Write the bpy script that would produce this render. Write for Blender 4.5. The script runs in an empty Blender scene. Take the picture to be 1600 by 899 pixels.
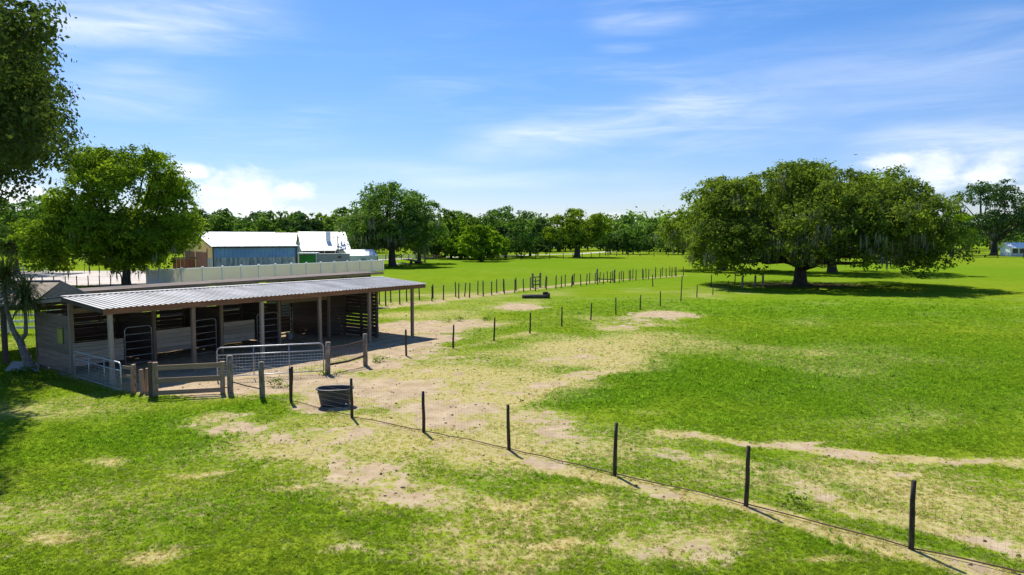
import bpy, math, random
import numpy as np
from mathutils import Vector, Matrix
R = math.radians
rng = np.random.default_rng(7)
random.seed(7)
S = bpy.context.scene
COL = S.collection

# ------------------------------------------------------------------ camera
H, F = 5.6, 1067.0                      # drone height (m), focal length in photo pixels
PITCH = math.atan(76.5 / F)
cam = bpy.data.cameras.new('camera'); cam.lens = 24.0; cam.sensor_width = 36.0
cam.clip_start = 0.1; cam.clip_end = 6000
co = bpy.data.objects.new('camera', cam); COL.objects.link(co)
co.location = (0, 0, H); co.rotation_euler = (math.pi / 2 - PITCH, 0, 0)
S.camera = co

# ------------------------------------------------------------------ sun, sky, exposure
SHX, SHY = 0.31, -0.67                  # shadow of a 1 m stick
SUN_AZ = math.atan2(-SHX, -SHY)         # from +Y towards +X
SUN_EL = math.atan2(1.0, math.hypot(SHX, SHY))
sd = bpy.data.lights.new('sun', 'SUN'); sd.energy = 4.5; sd.angle = R(0.55); sd.color = (1.0, 0.95, 0.86)
so = bpy.data.objects.new('sun', sd); COL.objects.link(so)
so.location = (-40, 60, 80)
so.rotation_euler = Vector((SHX, SHY, -1)).to_track_quat('-Z', 'Y').to_euler()
S.view_settings.view_transform = 'Standard'
S.view_settings.look = 'None'
S.view_settings.gamma = 1.0
S.view_settings.exposure = 0.64
S.view_settings.use_curve_mapping = False

W = bpy.data.worlds.new('World'); S.world = W; W.use_nodes = True

class NT:
    """thin helper round a node tree"""
    def __init__(s, tree): s.t = tree; s.n = tree.nodes; s.l = tree.links
    def new(s, kind, **kw):
        n = s.n.new(kind)
        for k, v in kw.items(): setattr(n, k, v)
        return n
    def put(s, sock, v):
        if hasattr(v, 'is_linked') or isinstance(v, bpy.types.NodeSocket): s.l.new(v, sock)
        elif isinstance(v, tuple) and len(v) == 3 and sock.type == 'RGBA': sock.default_value = (*v, 1)
        else: sock.default_value = v
    def m(s, op, a, b=0.0, c=None, clamp=False):
        n = s.new('ShaderNodeMath', operation=op, use_clamp=clamp)
        s.put(n.inputs[0], a); s.put(n.inputs[1], b)
        if c is not None: s.put(n.inputs[2], c)
        return n.outputs[0]
    def vm(s, op, a, b=(0, 0, 0)):
        n = s.new('ShaderNodeVectorMath', operation=op)
        s.put(n.inputs[0], a); s.put(n.inputs[1], b)
        return n.outputs['Value'] if op in ('DOT_PRODUCT', 'LENGTH') else n.outputs[0]
    def noise(s, vec, scale, detail=3, rough=0.55, dist=0.0):
        n = s.new('ShaderNodeTexNoise'); s.put(n.inputs['Vector'], vec)
        n.inputs['Scale'].default_value = scale; n.inputs['Detail'].default_value = detail
        n.inputs['Roughness'].default_value = rough; n.inputs['Distortion'].default_value = dist
        return n.outputs['Fac']
    def step(s, v, a, b):
        n = s.new('ShaderNodeMapRange', interpolation_type='SMOOTHSTEP')
        s.put(n.inputs[0], v); n.inputs[1].default_value = a; n.inputs[2].default_value = b
        return n.outputs[0]
    def mix(s, f, a, b, blend='MIX'):
        n = s.new('ShaderNodeMix', data_type='RGBA', blend_type=blend)
        s.put(n.inputs[0], f); s.put(n.inputs[6], a); s.put(n.inputs[7], b)
        return n.outputs[2]
    def xyz(s, x, y, z):
        n = s.new('ShaderNodeCombineXYZ')
        for i, v in enumerate((x, y, z)): s.put(n.inputs[i], v)
        return n.outputs[0]

w = NT(W.node_tree); w.n.clear()
sky = w.new('ShaderNodeTexSky', sky_type='NISHITA', sun_disc=False)
sky.sun_elevation = SUN_EL; sky.sun_rotation = SUN_AZ
sky.altitude = 0; sky.air_density = 1.0; sky.dust_density = 0.35; sky.ozone_density = 2.0
tc = w.new('ShaderNodeTexCoord')
sep = w.new('ShaderNodeSeparateXYZ'); w.l.new(tc.outputs['Generated'], sep.inputs[0])
hor = w.m('SQRT', w.m('ADD', w.m('MULTIPLY', sep.outputs[0], sep.outputs[0]), w.m('MULTIPLY', sep.outputs[1], sep.outputs[1])))
az = w.m('ARCTAN2', sep.outputs[0], sep.outputs[1])
el = w.m('ARCTAN2', sep.outputs[2], hor)
ae = w.xyz(az, el, 0.0)
def vmap(scale, off=(0, 0, 0), rot=0):
    n = w.new('ShaderNodeMapping'); w.l.new(ae, n.inputs[0])
    n.inputs['Scale'].default_value = scale; n.inputs['Location'].default_value = off; n.inputs['Rotation'].default_value = (0, 0, rot)
    return n.outputs[0]
def puff(ca, ce, ra, re):               # soft ellipse in the sky
    a = w.m('DIVIDE', w.m('SUBTRACT', az, ca), ra); e = w.m('DIVIDE', w.m('SUBTRACT', el, ce), re)
    return w.m('SUBTRACT', 1.0, w.m('SQRT', w.m('ADD', w.m('MULTIPLY', a, a), w.m('MULTIPLY', e, e))))
def pa(u, v):                           # direction of a photo pixel
    fx, fy, fz = u - 800, F * math.cos(PITCH) - (v - 449.5) * math.sin(PITCH), -F * math.sin(PITCH) - (v - 449.5) * math.cos(PITCH)
    return math.atan2(fx, fy), math.atan2(fz, math.hypot(fx, fy))
cn = w.noise(vmap((17, 30, 1)), 1.0, 7, 0.62, 0.4)
cum = None
for (u, v, ru, rv) in ((382, 300, 80, 44), (300, 268, 40, 18), (455, 296, 50, 20), (390, 330, 100, 20), (10, 318, 60, 34),
                       (1468, 264, 46, 34), (1548, 268, 60, 24), (965, 342, 40, 12), (1390, 256, 60, 14), (-180, 290, 120, 50), (1800, 300, 160, 40), (2300, 250, 200, 60), (-700, 270, 160, 60)):
    a, e = pa(u, v)
    p = puff(a, e, ru / F, rv / F)
    cum = p if cum is None else w.m('MAXIMUM', cum, p)
cumf = w.step(w.m('ADD', cum, w.m('MULTIPLY', w.m('SUBTRACT', cn, 0.5), 1.9)), 0.02, 0.75)
# cirrus: long streaks, one broad band climbing to the right
def band(u0, v0, u1, v1, wd, soft):
    (a0, e0), (a1, e1) = pa(u0, v0), pa(u1, v1)
    L = math.hypot(a1 - a0, e1 - e0); ta, te = (a1 - a0) / L, (e1 - e0) / L
    da = w.m('SUBTRACT', az, a0); de = w.m('SUBTRACT', el, e0)
    along = w.m('DIVIDE', w.m('ADD', w.m('MULTIPLY', da, ta), w.m('MULTIPLY', de, te)), L)
    acr = w.m('ABSOLUTE', w.m('SUBTRACT', w.m('MULTIPLY', de, ta), w.m('MULTIPLY', da, te)))
    f = w.step(acr, wd / F, 0.0)
    ends = w.m('MULTIPLY', w.step(along, -soft, soft), w.step(along, 1 + soft, 1 - soft))
    return w.m('MULTIPLY', f, ends)
ci = None
for args, k in (((740, 232, 1180, 150, 46, .2), .7), ((1000, 175, 1750, 55, 95, .3), .34), ((640, 285, 880, 278, 20, .3), .5),
                ((940, 40, 1070, 30, 24, .45), .5), ((-100, 30, 400, 22, 60, .3), .65), ((100, 140, 320, 150, 45, .4), .5),
                ((150, 110, 260, 108, 26, .4), .35), ((560, 265, 760, 270, 26, .4), .35), ((940, 76, 1010, 74, 12, .4), .3), ((1350, 235, 1700, 225, 60, .3), .6)):
    b = w.m('MULTIPLY', band(*args), k)
    ci = b if ci is None else w.m('MAXIMUM', ci, b)
fib = w.noise(vmap((5, 38, 1), rot=-0.13), 1.0, 6, 0.62, 0.6)
fib2 = w.noise(vmap((2.2, 7, 1), (3, 1, 0)), 1.0, 3, 0.5, 0.2)
cif = w.m('MULTIPLY', ci, w.step(fib, 0.05, 0.88))
cif = w.m('ADD', cif, w.m('MULTIPLY', w.m('MULTIPLY', w.step(fib, 0.4, 0.8), w.step(fib2, 0.35, 0.75)), 0.30), clamp=True)
hs = w.new('ShaderNodeHueSaturation'); hs.inputs['Saturation'].default_value = 1.2; hs.inputs['Value'].default_value = 1.0
w.l.new(w.mix(1.0, sky.outputs[0], w.mix(w.step(el, 0.0, 0.30), (.75, .775, .98), (.80, .88, 1.07)), 'MULTIPLY'), hs.inputs['Color'])
c1 = w.mix(cif, hs.outputs[0], (7.6, 8.2, 9.2))
shade = w.noise(vmap((20, 30, 1), (0.1, -0.35, 0)), 1.0, 4, 0.55)
ccol = w.mix(w.step(shade, 0.3, 0.7), (7.4, 7.9, 8.9), (10.2, 10.2, 10.1))
c2 = w.mix(w.m('MULTIPLY', cumf, 0.78), c1, ccol)
bg = w.new('ShaderNodeBackground'); w.l.new(c2, bg.inputs[0]); bg.inputs[1].default_value = 0.086
wo = w.new('ShaderNodeOutputWorld'); w.l.new(bg.outputs[0], wo.inputs[0])

# ------------------------------------------------------------------ survey helpers
def G(u, v, z=0.0):
    """world point at height z seen at photo pixel (u, v)"""
    d = Vector((u - 800, F * math.cos(PITCH) - (v - 449.5) * math.sin(PITCH), -F * math.sin(PITCH) - (v - 449.5) * math.cos(PITCH)))
    t = (z - H) / d.z
    return Vector((d.x * t, d.y * t, z))
def AT(u, D, z=0.0): return Vector(((u - 800) / F * D, D, z))

# ------------------------------------------------------------------ object helpers
def link(o, parent=None):
    COL.objects.link(o)
    if parent is not None: o.parent = parent
    return o
def thing(name, label, cat, loc=(0, 0, 0), rz=0.0, group=None):
    o = bpy.data.objects.new(name, None); o.empty_display_size = 0.3
    o.location = loc; o.rotation_euler = (0, 0, rz); link(o)
    o['label'] = label; o['category'] = cat
    if group: o['group'] = group
    return o
def tag(o, label, cat, group=None):
    o['label'] = label; o['category'] = cat
    if group: o['group'] = group
    return o
class MB:
    def __init__(s): s.v = []; s.f = []
    def quad(s, *p):
        i = len(s.v); s.v += [tuple(q) for q in p]; s.f.append(tuple(range(i, i + len(p)))); return s
    def box(s, c, d, rot=None):
        c = Vector(c); i = len(s.v)
        for z in (-.5, .5):
            for x, y in ((-.5, -.5), (.5, -.5), (.5, .5), (-.5, .5)):
                p = Vector((x * d[0], y * d[1], z * d[2]))
                if rot is not None: p = rot @ p
                s.v.append(tuple(c + p))
        s.f += [tuple(i + k for k in q) for q in ((3, 2, 1, 0), (4, 5, 6, 7), (0, 1, 5, 4), (1, 2, 6, 5), (2, 3, 7, 6), (3, 0, 4, 7))]
        return s
    def tube(s, pts, rad, n=8, caps=True):
        pts = [Vector(p) for p in pts]; m = len(pts)
        if not hasattr(rad, '__len__'): rad = [rad] * m
        up = Vector((0, 0, 1)); i0 = len(s.v); pa_ = None
        for k, p in enumerate(pts):
            t = (pts[min(k + 1, m - 1)] - pts[max(k - 1, 0)]).normalized()
            if pa_ is None:
                a = t.cross(up)
                if a.length < 1e-3: a = Vector((1, 0, 0))
            else: a = pa_ - t * pa_.dot(t)
            a.normalize(); b = t.cross(a); pa_ = a
            for j in range(n):
                q = 2 * math.pi * j / n
                s.v.append(tuple(p + (a * math.cos(q) + b * math.sin(q)) * rad[k]))
        for k in range(m - 1):
            for j in range(n):
                a0 = i0 + k * n + j; a1 = i0 + k * n + (j + 1) % n
                s.f.append((a0, a1, a1 + n, a0 + n))
        if caps:
            s.f.append(tuple(i0 + j for j in reversed(range(n)))); s.f.append(tuple(i0 + (m - 1) * n + j for j in range(n)))
        return s
    def mesh(s, name, mat=None, smooth=False):
        me = bpy.data.meshes.new(name); me.from_pydata(s.v, [], s.f)
        if mat: me.materials.append(mat)
        if smooth: me.polygons.foreach_set('use_smooth', [True] * len(me.polygons))
        me.update(); return me
    def obj(s, name, mat, parent=None, smooth=False, loc=(0, 0, 0)):
        o = bpy.data.objects.new(name, s.mesh(name, mat, smooth)); o.location = loc
        return link(o, parent)
def part(name, me, parent, loc=(0, 0, 0), rot=(0, 0, 0), scale=(1, 1, 1)):
    o = bpy.data.objects.new(name, me); o.location = loc; o.rotation_euler = rot; o.scale = scale
    return link(o, parent)
def copy_tree(o, parent=None):
    c = o.copy(); COL.objects.link(c)
    if parent is not None: c.parent = parent
    for ch in list(o.children): copy_tree(ch, c)
    return c

# ------------------------------------------------------------------ materials
def material(name):
    m = bpy.data.materials.new(name); m.use_nodes = True
    t = NT(m.node_tree); b = t.n['Principled BSDF']
    return m, t, b
def simple(name, c1, c2=None, scale=6, rough=0.8, metal=0.0, bump=0.0, stretch=(1, 1, 1), space='Object'):
    m, t, b = material(name)
    tcn = t.new('ShaderNodeTexCoord'); oi = t.new('ShaderNodeObjectInfo')
    mp = t.new('ShaderNodeMapping'); t.l.new(tcn.outputs['Object'], mp.inputs[0]); mp.inputs['Scale'].default_value = stretch
    v = t.vm('ADD', mp.outputs[0], t.xyz(t.m('MULTIPLY', oi.outputs['Random'], 91.0), t.m('MULTIPLY', oi.outputs['Random'], 37.0), 0.0))
    n = t.noise(v, scale, 4, 0.6)
    col = t.mix(t.step(n, 0.3, 0.72), c1, c2 or c1)
    hs = t.new('ShaderNodeHueSaturation'); t.l.new(col, hs.inputs['Color'])
    t.l.new(t.m('ADD', t.m('MULTIPLY', oi.outputs['Random'], 0.4), 0.8), hs.inputs['Value'])
    t.l.new(hs.outputs[0], b.inputs['Base Color'])
    b.inputs['Roughness'].default_value = rough; b.inputs['Metallic'].default_value = metal
    if bump:
        bn = t.new('ShaderNodeBump'); bn.inputs['Strength'].default_value = bump; bn.inputs['Distance'].default_value = 0.02
        t.l.new(t.noise(v, scale * 2.5, 3), bn.inputs['Height']); t.l.new(bn.outputs[0], b.inputs['Normal'])
    return m
GR = (1.2, 5, 5)
M = {}
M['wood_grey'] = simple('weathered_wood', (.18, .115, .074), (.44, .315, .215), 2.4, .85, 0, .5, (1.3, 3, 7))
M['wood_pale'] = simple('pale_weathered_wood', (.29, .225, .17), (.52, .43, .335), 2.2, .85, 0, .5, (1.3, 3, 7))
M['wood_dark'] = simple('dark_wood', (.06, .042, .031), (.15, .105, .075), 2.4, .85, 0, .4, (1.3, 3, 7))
M['wood_brown'] = simple('brown_fascia_wood', (.17, .075, .04), (.34, .165, .085), 2.4, .8, 0, .4, (2, 3, 6))
M['post_wood'] = simple('grey_post_wood', (.11, .085, .065), (.32, .26, .20), 3, .9, 0, .5, (5, 5, 1.2))
M['post_dark'] = simple('dark_post', (.025, .018, .013), (.085, .06, .042), 4, .9, 0, .4, (5, 5, 1.2))
M['steel'] = simple('galvanised_tube', (.34, .36, .40), (.52, .54, .58), 8, .45, .5)
M['steel_dull'] = simple('dull_stall_tube', (.3, .29, .28), (.5, .48, .46), 8, .5, .5)
M['wire'] = simple('fence_wire', (.1, .09, .08), (.2, .18, .16), 8, .6, .6)
M['rust_wire'] = simple('rusty_wire', (.12, .06, .04), (.2, .1, .06), 8, .8, .2)
M['plastic'] = simple('black_tank_plastic', (.022, .022, .025), (.045, .045, .05), 3, .45, 0, .15)
M['white'] = simple('white_paint', (.72, .74, .77), (.84, .85, .86), 3, .5)
M['white_roof'] = simple('white_roof_metal', (.78, .8, .83), (.9, .91, .92), 1.2, .4)
M['panel_grey'] = simple('grey_green_panel', (.88, .73, .64), (.94, .80, .71), .6, .7)
M['blue'] = simple('blue_siding', (.14, .27, .58), (.20, .36, .68), .5, .5)
M['yellow'] = simple('yellow_siding', (.60, .42, .12), (.72, .52, .18), .5, .6)
M['rust_red'] = simple('red_brown_siding', (.16, .045, .025), (.26, .08, .04), .5, .7)
M['trim_dark'] = simple('dark_trim', (.04, .025, .02), (.07, .045, .04), 2, .7)
M['green'] = simple('green_tarp', (.01, .22, .03), (.02, .32, .05), 1.0, .5)
M['trailer'] = simple('grey_trailer_skin', (.30, .31, .36), (.42, .43, .48), .8, .45)
M['concrete'] = simple('concrete', (.38, .36, .33), (.52, .5, .46), 3, .9, 0, .3)
M['soffit'] = simple('brown_board', (.2, .16, .12), (.3, .25, .2), 2, .85, 0, .3, (1, 1, 6))
M['olive'] = simple('yellow_green_sign', (.4, .38, .04), (.52, .5, .08), 3, .6)
M['orange'] = simple('rust_orange_steel', (.42, .12, .04), (.55, .2, .08), 2, .7)
M['junk'] = simple('grey_sheet', (.28, .28, .29), (.45, .45, .46), 2, .6)
M['glass_dark'] = simple('dark_window', (.012, .014, .018), (.03, .035, .04), 1, .12)
M['bark'] = simple('bark', (.035, .027, .02), (.13, .105, .085), 3, .95, 0, .9, (2, 2, .7))
M['bark_pale'] = simple('pale_palm_bark', (.14, .115, .09), (.26, .22, .175), 3, .9, 0, .5, (2, 2, 3))
M['bird'] = simple('black_feathers', (.01, .01, .01), (.02, .02, .02), 3, .7)
M['white_plug'] = simple('white_plug', (.75, .75, .75), None, 3, .5)

def vinyl(name, c, tr_):
    m, t, b = material(name); t.n.remove(b); ge = t.new('ShaderNodeNewGeometry'); n = t.noise(ge.outputs['Position'], .8, 3)
    col = t.mix(n, tuple(q * .9 for q in c), c); d = t.new('ShaderNodeBsdfDiffuse'); t.l.new(col, d.inputs[0]); q = t.new('ShaderNodeBsdfTranslucent'); t.l.new(col, q.inputs[0])
    x = t.new('ShaderNodeMixShader'); x.inputs[0].default_value = tr_; t.l.new(d.outputs[0], x.inputs[1]); t.l.new(q.outputs[0], x.inputs[2]); t.l.new(x.outputs[0], t.n['Material Output'].inputs[0]); return m
M['panel_grey'] = vinyl('grey_vinyl_panel', (.80, .76, .68), .5); M['vinyl_white'] = vinyl('white_vinyl', (.93, .93, .95), .5)
# galvanised roof sheet, streaked and lightly rusted
m, t, b = material('galvanised_roof'); M['roof'] = m
tcn = t.new('ShaderNodeTexCoord'); oi = t.new('ShaderNodeObjectInfo'); ge = t.new('ShaderNodeNewGeometry')
n1 = t.noise(ge.outputs['Position'], 0.9, 5, .65); n2 = t.noise(ge.outputs['Position'], 7, 4, .6)
col = t.mix(t.step(n1, .3, .75), (.32, .32, .325), (.44, .44, .44))
col = t.mix(t.m('MULTIPLY', t.step(n2, .55, .8), .5), col, (.27, .22, .2))
mp = t.new('ShaderNodeMapping'); t.l.new(tcn.outputs['Object'], mp.inputs[0]); mp.inputs['Scale'].default_value = (9, .7, 1)
n3 = t.noise(t.vm('ADD', mp.outputs[0], t.xyz(t.m('MULTIPLY', oi.outputs['Random'], 60.0), 0.0, 0.0)), 1.0, 4, .6)
col = t.mix(t.m('MULTIPLY', t.step(n3, .56, .75), .6), col, (.20, .13, .095))
hs = t.new('ShaderNodeHueSaturation'); t.l.new(col, hs.inputs['Color']); t.l.new(t.m('ADD', t.m('MULTIPLY', oi.outputs['Random'], .3), .86), hs.inputs['Value'])
t.l.new(hs.outputs[0], b.inputs['Base Color']); b.inputs['Metallic'].default_value = .1; b.inputs['Roughness'].default_value = .6; b.inputs['Specular IOR Level'].default_value = .25
# streaked translucent curtain sheeting on the blue barn
m, t, b = material('stained_sheeting'); M['sheet'] = m
tcn = t.new('ShaderNodeTexCoord'); mp = t.new('ShaderNodeMapping'); t.l.new(tcn.outputs['Object'], mp.inputs[0]); mp.inputs['Scale'].default_value = (2.0, 2.0, .35)
n1 = t.noise(mp.outputs[0], 1.3, 5, .6, .5); n2 = t.noise(tcn.outputs['Object'], .6, 3)
col = t.mix(t.step(n1, .35, .65), (.16, .22, .30), (.55, .58, .58)); col = t.mix(t.m('MULTIPLY', t.step(n2, .45, .7), .5), col, (.10, .13, .17))
t.l.new(col, b.inputs['Base Color']); b.inputs['Roughness'].default_value = .4

# leaves
def leaf_mat(name, dark, mid, bright, trans=.45, k=1.35):
    dark, mid, bright = (tuple(min(.6, q * f) for q in c_) for c_, f in ((dark, k * 1.25), (mid, k), (bright, k)))
    m, t, b = material(name); t.n.remove(b); out = t.n['Material Output']
    at = t.new('ShaderNodeAttribute', attribute_name='rnd')
    ge = t.new('ShaderNodeNewGeometry')
    n = t.noise(ge.outputs['Position'], .35, 2)
    f = t.m('ADD', t.m('MULTIPLY', at.outputs['Fac'], .75), t.m('MULTIPLY', t.m('SUBTRACT', n, .5), .9))
    col = t.mix(t.step(f, 0.0, .55), dark, mid); col = t.mix(t.step(f, .5, 1.0), col, bright)
    oi = t.new('ShaderNodeObjectInfo'); hs = t.new('ShaderNodeHueSaturation'); t.l.new(col, hs.inputs['Color'])
    t.l.new(t.m('ADD', t.m('MULTIPLY', oi.outputs['Random'], .02), .492), hs.inputs['Hue']); t.l.new(t.m('ADD', t.m('MULTIPLY', oi.outputs['Random'], -.35), 1.17), hs.inputs['Value']); col = hs.outputs[0]
    d = t.new('ShaderNodeBsdfDiffuse'); t.l.new(col, d.inputs[0])
    tr = t.new('ShaderNodeBsdfTranslucent'); t.l.new(t.mix(1.0, col, (1.0, 1.1, .45), 'MULTIPLY'), tr.inputs[0])
    m1 = t.new('ShaderNodeMixShader'); m1.inputs[0].default_value = trans; t.l.new(d.outputs[0], m1.inputs[1]); t.l.new(tr.outputs[0], m1.inputs[2])
    t.l.new(m1.outputs[0], out.inputs[0]); return m
M['leaf_oak'] = leaf_mat('live_oak_leaves', (.068, .098, .022), (.165, .212, .030), (.30, .345, .050), .5)
M['leaf_near'] = leaf_mat('near_oak_leaves', (.048, .068, .024), (.09, .122, .034), (.17, .21, .065), .4, 1.25)
M['leaf_mid'] = leaf_mat('broad_tree_leaves', (.056, .094, .014), (.14, .205, .020), (.28, .355, .036), .5)
M['leaf_far'] = leaf_mat('far_tree_leaves', (.055, .10, .030), (.125, .20, .040), (.21, .29, .055), .5)
M['leaf_dark'] = leaf_mat('dark_tree_leaves', (.038, .068, .032), (.080, .13, .046), (.13, .19, .06), .45)
M['leaf_lime'] = leaf_mat('lime_tree_leaves', (.09, .14, .014), (.19, .28, .022), (.31, .42, .034), .5)
M['moss'] = leaf_mat('spanish_moss', (.10, .105, .08), (.20, .20, .155), (.33, .32, .26), .3)
M['palm'] = leaf_mat('palm_leaves', (.07, .09, .025), (.15, .17, .045), (.26, .27, .08), .4)

# ------------------------------------------------------------------ ground cover masks
def _hash(ix, iy, seed):
    h = (ix.astype(np.int64) * 374761393 + iy.astype(np.int64) * 668265263 + seed * 974711) & 0x7fffffff
    h = ((h ^ (h >> 13)) * 1274126177) & 0x7fffffff
    return ((h ^ (h >> 16)) & 0xffff) / 65535.0
def vnoise(x, y, seed=0):
    ix, iy = np.floor(x), np.floor(y); fx, fy = x - ix, y - iy
    fx = fx * fx * (3 - 2 * fx); fy = fy * fy * (3 - 2 * fy)
    a, b_ = _hash(ix, iy, seed), _hash(ix + 1, iy, seed); c, d = _hash(ix, iy + 1, seed), _hash(ix + 1, iy + 1, seed)
    return (a * (1 - fx) + b_ * fx) * (1 - fy) + (c * (1 - fx) + d * fx) * fy
def fbm(x, y, s, o=4, seed=0):
    r = 0; a = .5; tot = 0
    for k in range(o): r = r + a * vnoise(x * s, y * s, seed + k * 17); tot += a; a *= .55; s *= 2.07
    return r / tot
SH0 = Vector((-15.4, 26.0, 0)); SHA = R(54.05)
ST = Vector((math.cos(SHA), math.sin(SHA), 0)); SN = Vector((-math.sin(SHA), math.cos(SHA), 0))
# soft patches (photo pixel centre, half sizes, strength) turned into ground ellipses; paths as polylines
SAND = [(620, 590, 140, 30, .4), (760, 620, 80, 20, .4), (470, 690, 110, 26, .55), (600, 745, 110, 28, .55), (900, 560, 120, 16, .4), (700, 700, 120, 16, .36), (430, 597, 150, 20, 1.), (300, 604, 70, 13, 1.), (600, 608, 125, 26, .8), (700, 640, 95, 30, .75), (840, 662, 120, 24, .5), (520, 628, 60, 14, .8), (560, 572, 80, 14, .8),
        (610, 540, 90, 20, .8), (650, 512, 90, 11, .95), (730, 506, 60, 8, .75), (812, 479, 34, 6, 1.), (1035, 492, 52, 7, .95), (1000, 500, 70, 9, .5), (960, 512, 40, 6, .6), (1010, 506, 90, 6, .5),
        (1190, 690, 60, 5, .75), (930, 498, 25, 6, .3), (690, 525, 60, 9, .5), (860, 690, 60, 18, .4), (1240, 690, 90, 4, .5),
        (480, 700, 60, 18, .62), (560, 738, 70, 22, .6), (650, 765, 70, 16, .6), (390, 662, 55, 14, .6), (440, 690, 60, 14, .5), (540, 850, 60, 20, .36), (1060, 872, 110, 26, .36), (700, 805, 40, 12, .4), (1410, 738, 40, 8, .55), (600, 870, 70, 16, .3), (330, 660, 40, 8, .35), (720, 560, 110, 10, .4), (900, 680, 60, 10, .45), (1300, 780, 60, 10, .4),
        (1010, 640, 40, 6, .35)]
DRY = [(120, 830, 60, 14, .75), (250, 860, 50, 12, .75), (860, 850, 60, 12, .75), (330, 740, 40, 8, .7), (800, 770, 60, 10, .75), (170, 720, 50, 9, .7), (930, 780, 40, 8, .75), (460, 760, 50, 9, .7), (1300, 880, 60, 8, .75), (870, 548, 160, 28, .75), (760, 585, 170, 26, .6), (640, 580, 120, 20, .6), (1050, 540, 150, 18, .5), (1180, 545, 120, 12, .35), (900, 600, 60, 9, .5), (700, 690, 170, 40, .5), (600, 660, 130, 25, .6), (480, 660, 110, 24, .5), (560, 745, 170, 45, .5),
       (1000, 690, 120, 30, .4), (1280, 745, 240, 42, .4), (1480, 790, 160, 40, .4), (880, 790, 200, 40, .35), (760, 470, 190, 16, .45), (880, 462, 120, 10, .3), (700, 490, 130, 12, .4), (1400, 660, 200, 20, .25), (250, 780, 240, 70, .3), (700, 860, 300, 40, .3), (1060, 862, 130, 34, .55), (1120, 455, 90, 10, .4), (80, 640, 130, 20, .4), (1000, 525, 90, 10, .5), (560, 690, 180, 35, .3)]
LUSH = [(1330, 560, 420, 70, .75), (1500, 620, 300, 40, .6), (1150, 430, 500, 14, .5), (1120, 590, 240, 40, 1.), (930, 618, 110, 22, 1.), (1330, 620, 280, 40, .7), (1250, 480, 400, 22, .8), (1450, 540, 260, 34, .7), (260, 680, 170, 40, .8), (400, 640, 90, 12, .6), (1120, 660, 130, 20, .5), (1240, 740, 90, 14, .6), (1330, 850, 90, 20, .5), (360, 800, 200, 40, .4), (1500, 690, 120, 18, .5), (850, 470, 110, 10, .4), (1000, 440, 300, 12, .7), (640, 640, 40, 6, .5), (700, 670, 60, 8, .5), (760, 410, 300, 14, .7), (1440, 420, 260, 12, .8), (880, 730, 90, 12, .5)]
LINES = [  # polyline in photo pixels, half width m, sand, dry
    ([(560, 652), (662, 679), (795, 708), (960, 748), (1166, 797), (1423, 866), (1640, 915)], .34, .44, .85),
    ([(700, 645), (790, 628), (850, 600), (900, 588), (960, 578)], .6, .52, .75),
    ([(560, 585), (640, 560), (760, 535), (830, 520)], .6, .25, .55),
    ([(590, 482), (700, 469), (833, 451), (930, 440), (1065, 431)], .8, .62, .9),
    ([(1040, 675), (1130, 687), (1260, 700), (1400, 714), (1500, 720), (1640, 722)], .34, .46, .75),
    ([(1130, 712), (1230, 745), (1290, 775), (1330, 795)], .4, .4, .6),
    ([(1320, 790), (1430, 812), (1600, 860)], .4, .35, .6),
    ([(960, 690), (1080, 715), (1200, 760)], .4, .3, .5),
    ([(340, 655), (450, 690), (600, 742), (700, 775)], .7, .42, .55),
]
def _ell(x, y, lst):
    r = np.zeros_like(x)
    for (u, v, ru, rv, s) in lst:
        c = G(u, v); rx = ru * c.y / F; ry = rv * c.y * c.y / (H * F)
        q = np.sqrt(((x - c.x) / rx) ** 2 + ((y - c.y) / ry) ** 2)
        r = np.maximum(r, s * np.clip(1.45 - q, 0, 1))
    return r
def _line(x, y, pts):
    d = np.full_like(x, 1e9)
    for (a, b_) in zip(pts[:-1], pts[1:]):
        a = G(*a); b_ = G(*b_); vx, vy = b_.x - a.x, b_.y - a.y
        tt = np.clip(((x - a.x) * vx + (y - a.y) * vy) / (vx * vx + vy * vy), 0, 1)
        d = np.minimum(d, np.hypot(x - a.x - tt * vx, y - a.y - tt * vy))
    return d
def masks(x, y):
    wx = x + 1.6 * (fbm(x, y, .45, 3, 5) - .5); wy = y + 2.2 * (fbm(x, y, .45, 3, 9) - .5)
    sand = np.minimum(_ell(wx, wy, SAND) * 1.2, 1); dry = _ell(wx, wy, DRY); lush = _ell(wx, wy, LUSH)
    for pts, hw, s1, s2 in LINES:
        f = np.clip(1.6 - _line(wx * .5 + x * .5, wy * .5 + y * .5, pts) / hw, 0, 1)
        sand = np.maximum(sand, s1 * f); dry = np.maximum(dry, s2 * f)
    s = (x - SH0.x) * ST.x + (y - SH0.y) * ST.y; d = (x - SH0.x) * SN.x + (y - SH0.y) * SN.y
    inside = np.clip(np.minimum(np.minimum(s + .3, 17.6 - s), np.minimum(d + 3.2, 7.2 - d)) / .8 + .5, 0, 1)
    sand = np.maximum(sand, inside)
    # leaf litter under the big oak
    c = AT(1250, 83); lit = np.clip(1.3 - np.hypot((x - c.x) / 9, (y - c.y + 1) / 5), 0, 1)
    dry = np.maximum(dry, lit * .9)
    n = fbm(x, y, .9, 4, 3); n2 = fbm(x, y, .22, 3, 11)
    nf_ = fbm(x, y, 3.1, 3, 41)
    sandf = np.clip((sand + (n - .5) * 1.2 + (nf_ - .5) * .9 - .16) / .95, 0, 1) * (sand > .02)
    dryf = np.clip(np.maximum(dry * 1.0, sand * .85) + (n2 - .5) * 1.1 + .13 * np.clip((38 - y) / 20, 0, 1) + .12 * np.clip((85 - y) / 30, 0, 1), 0, 1)
    return sandf, dryf, np.clip(lush + (n2 - .5) * .5, 0, 1), lit
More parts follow.
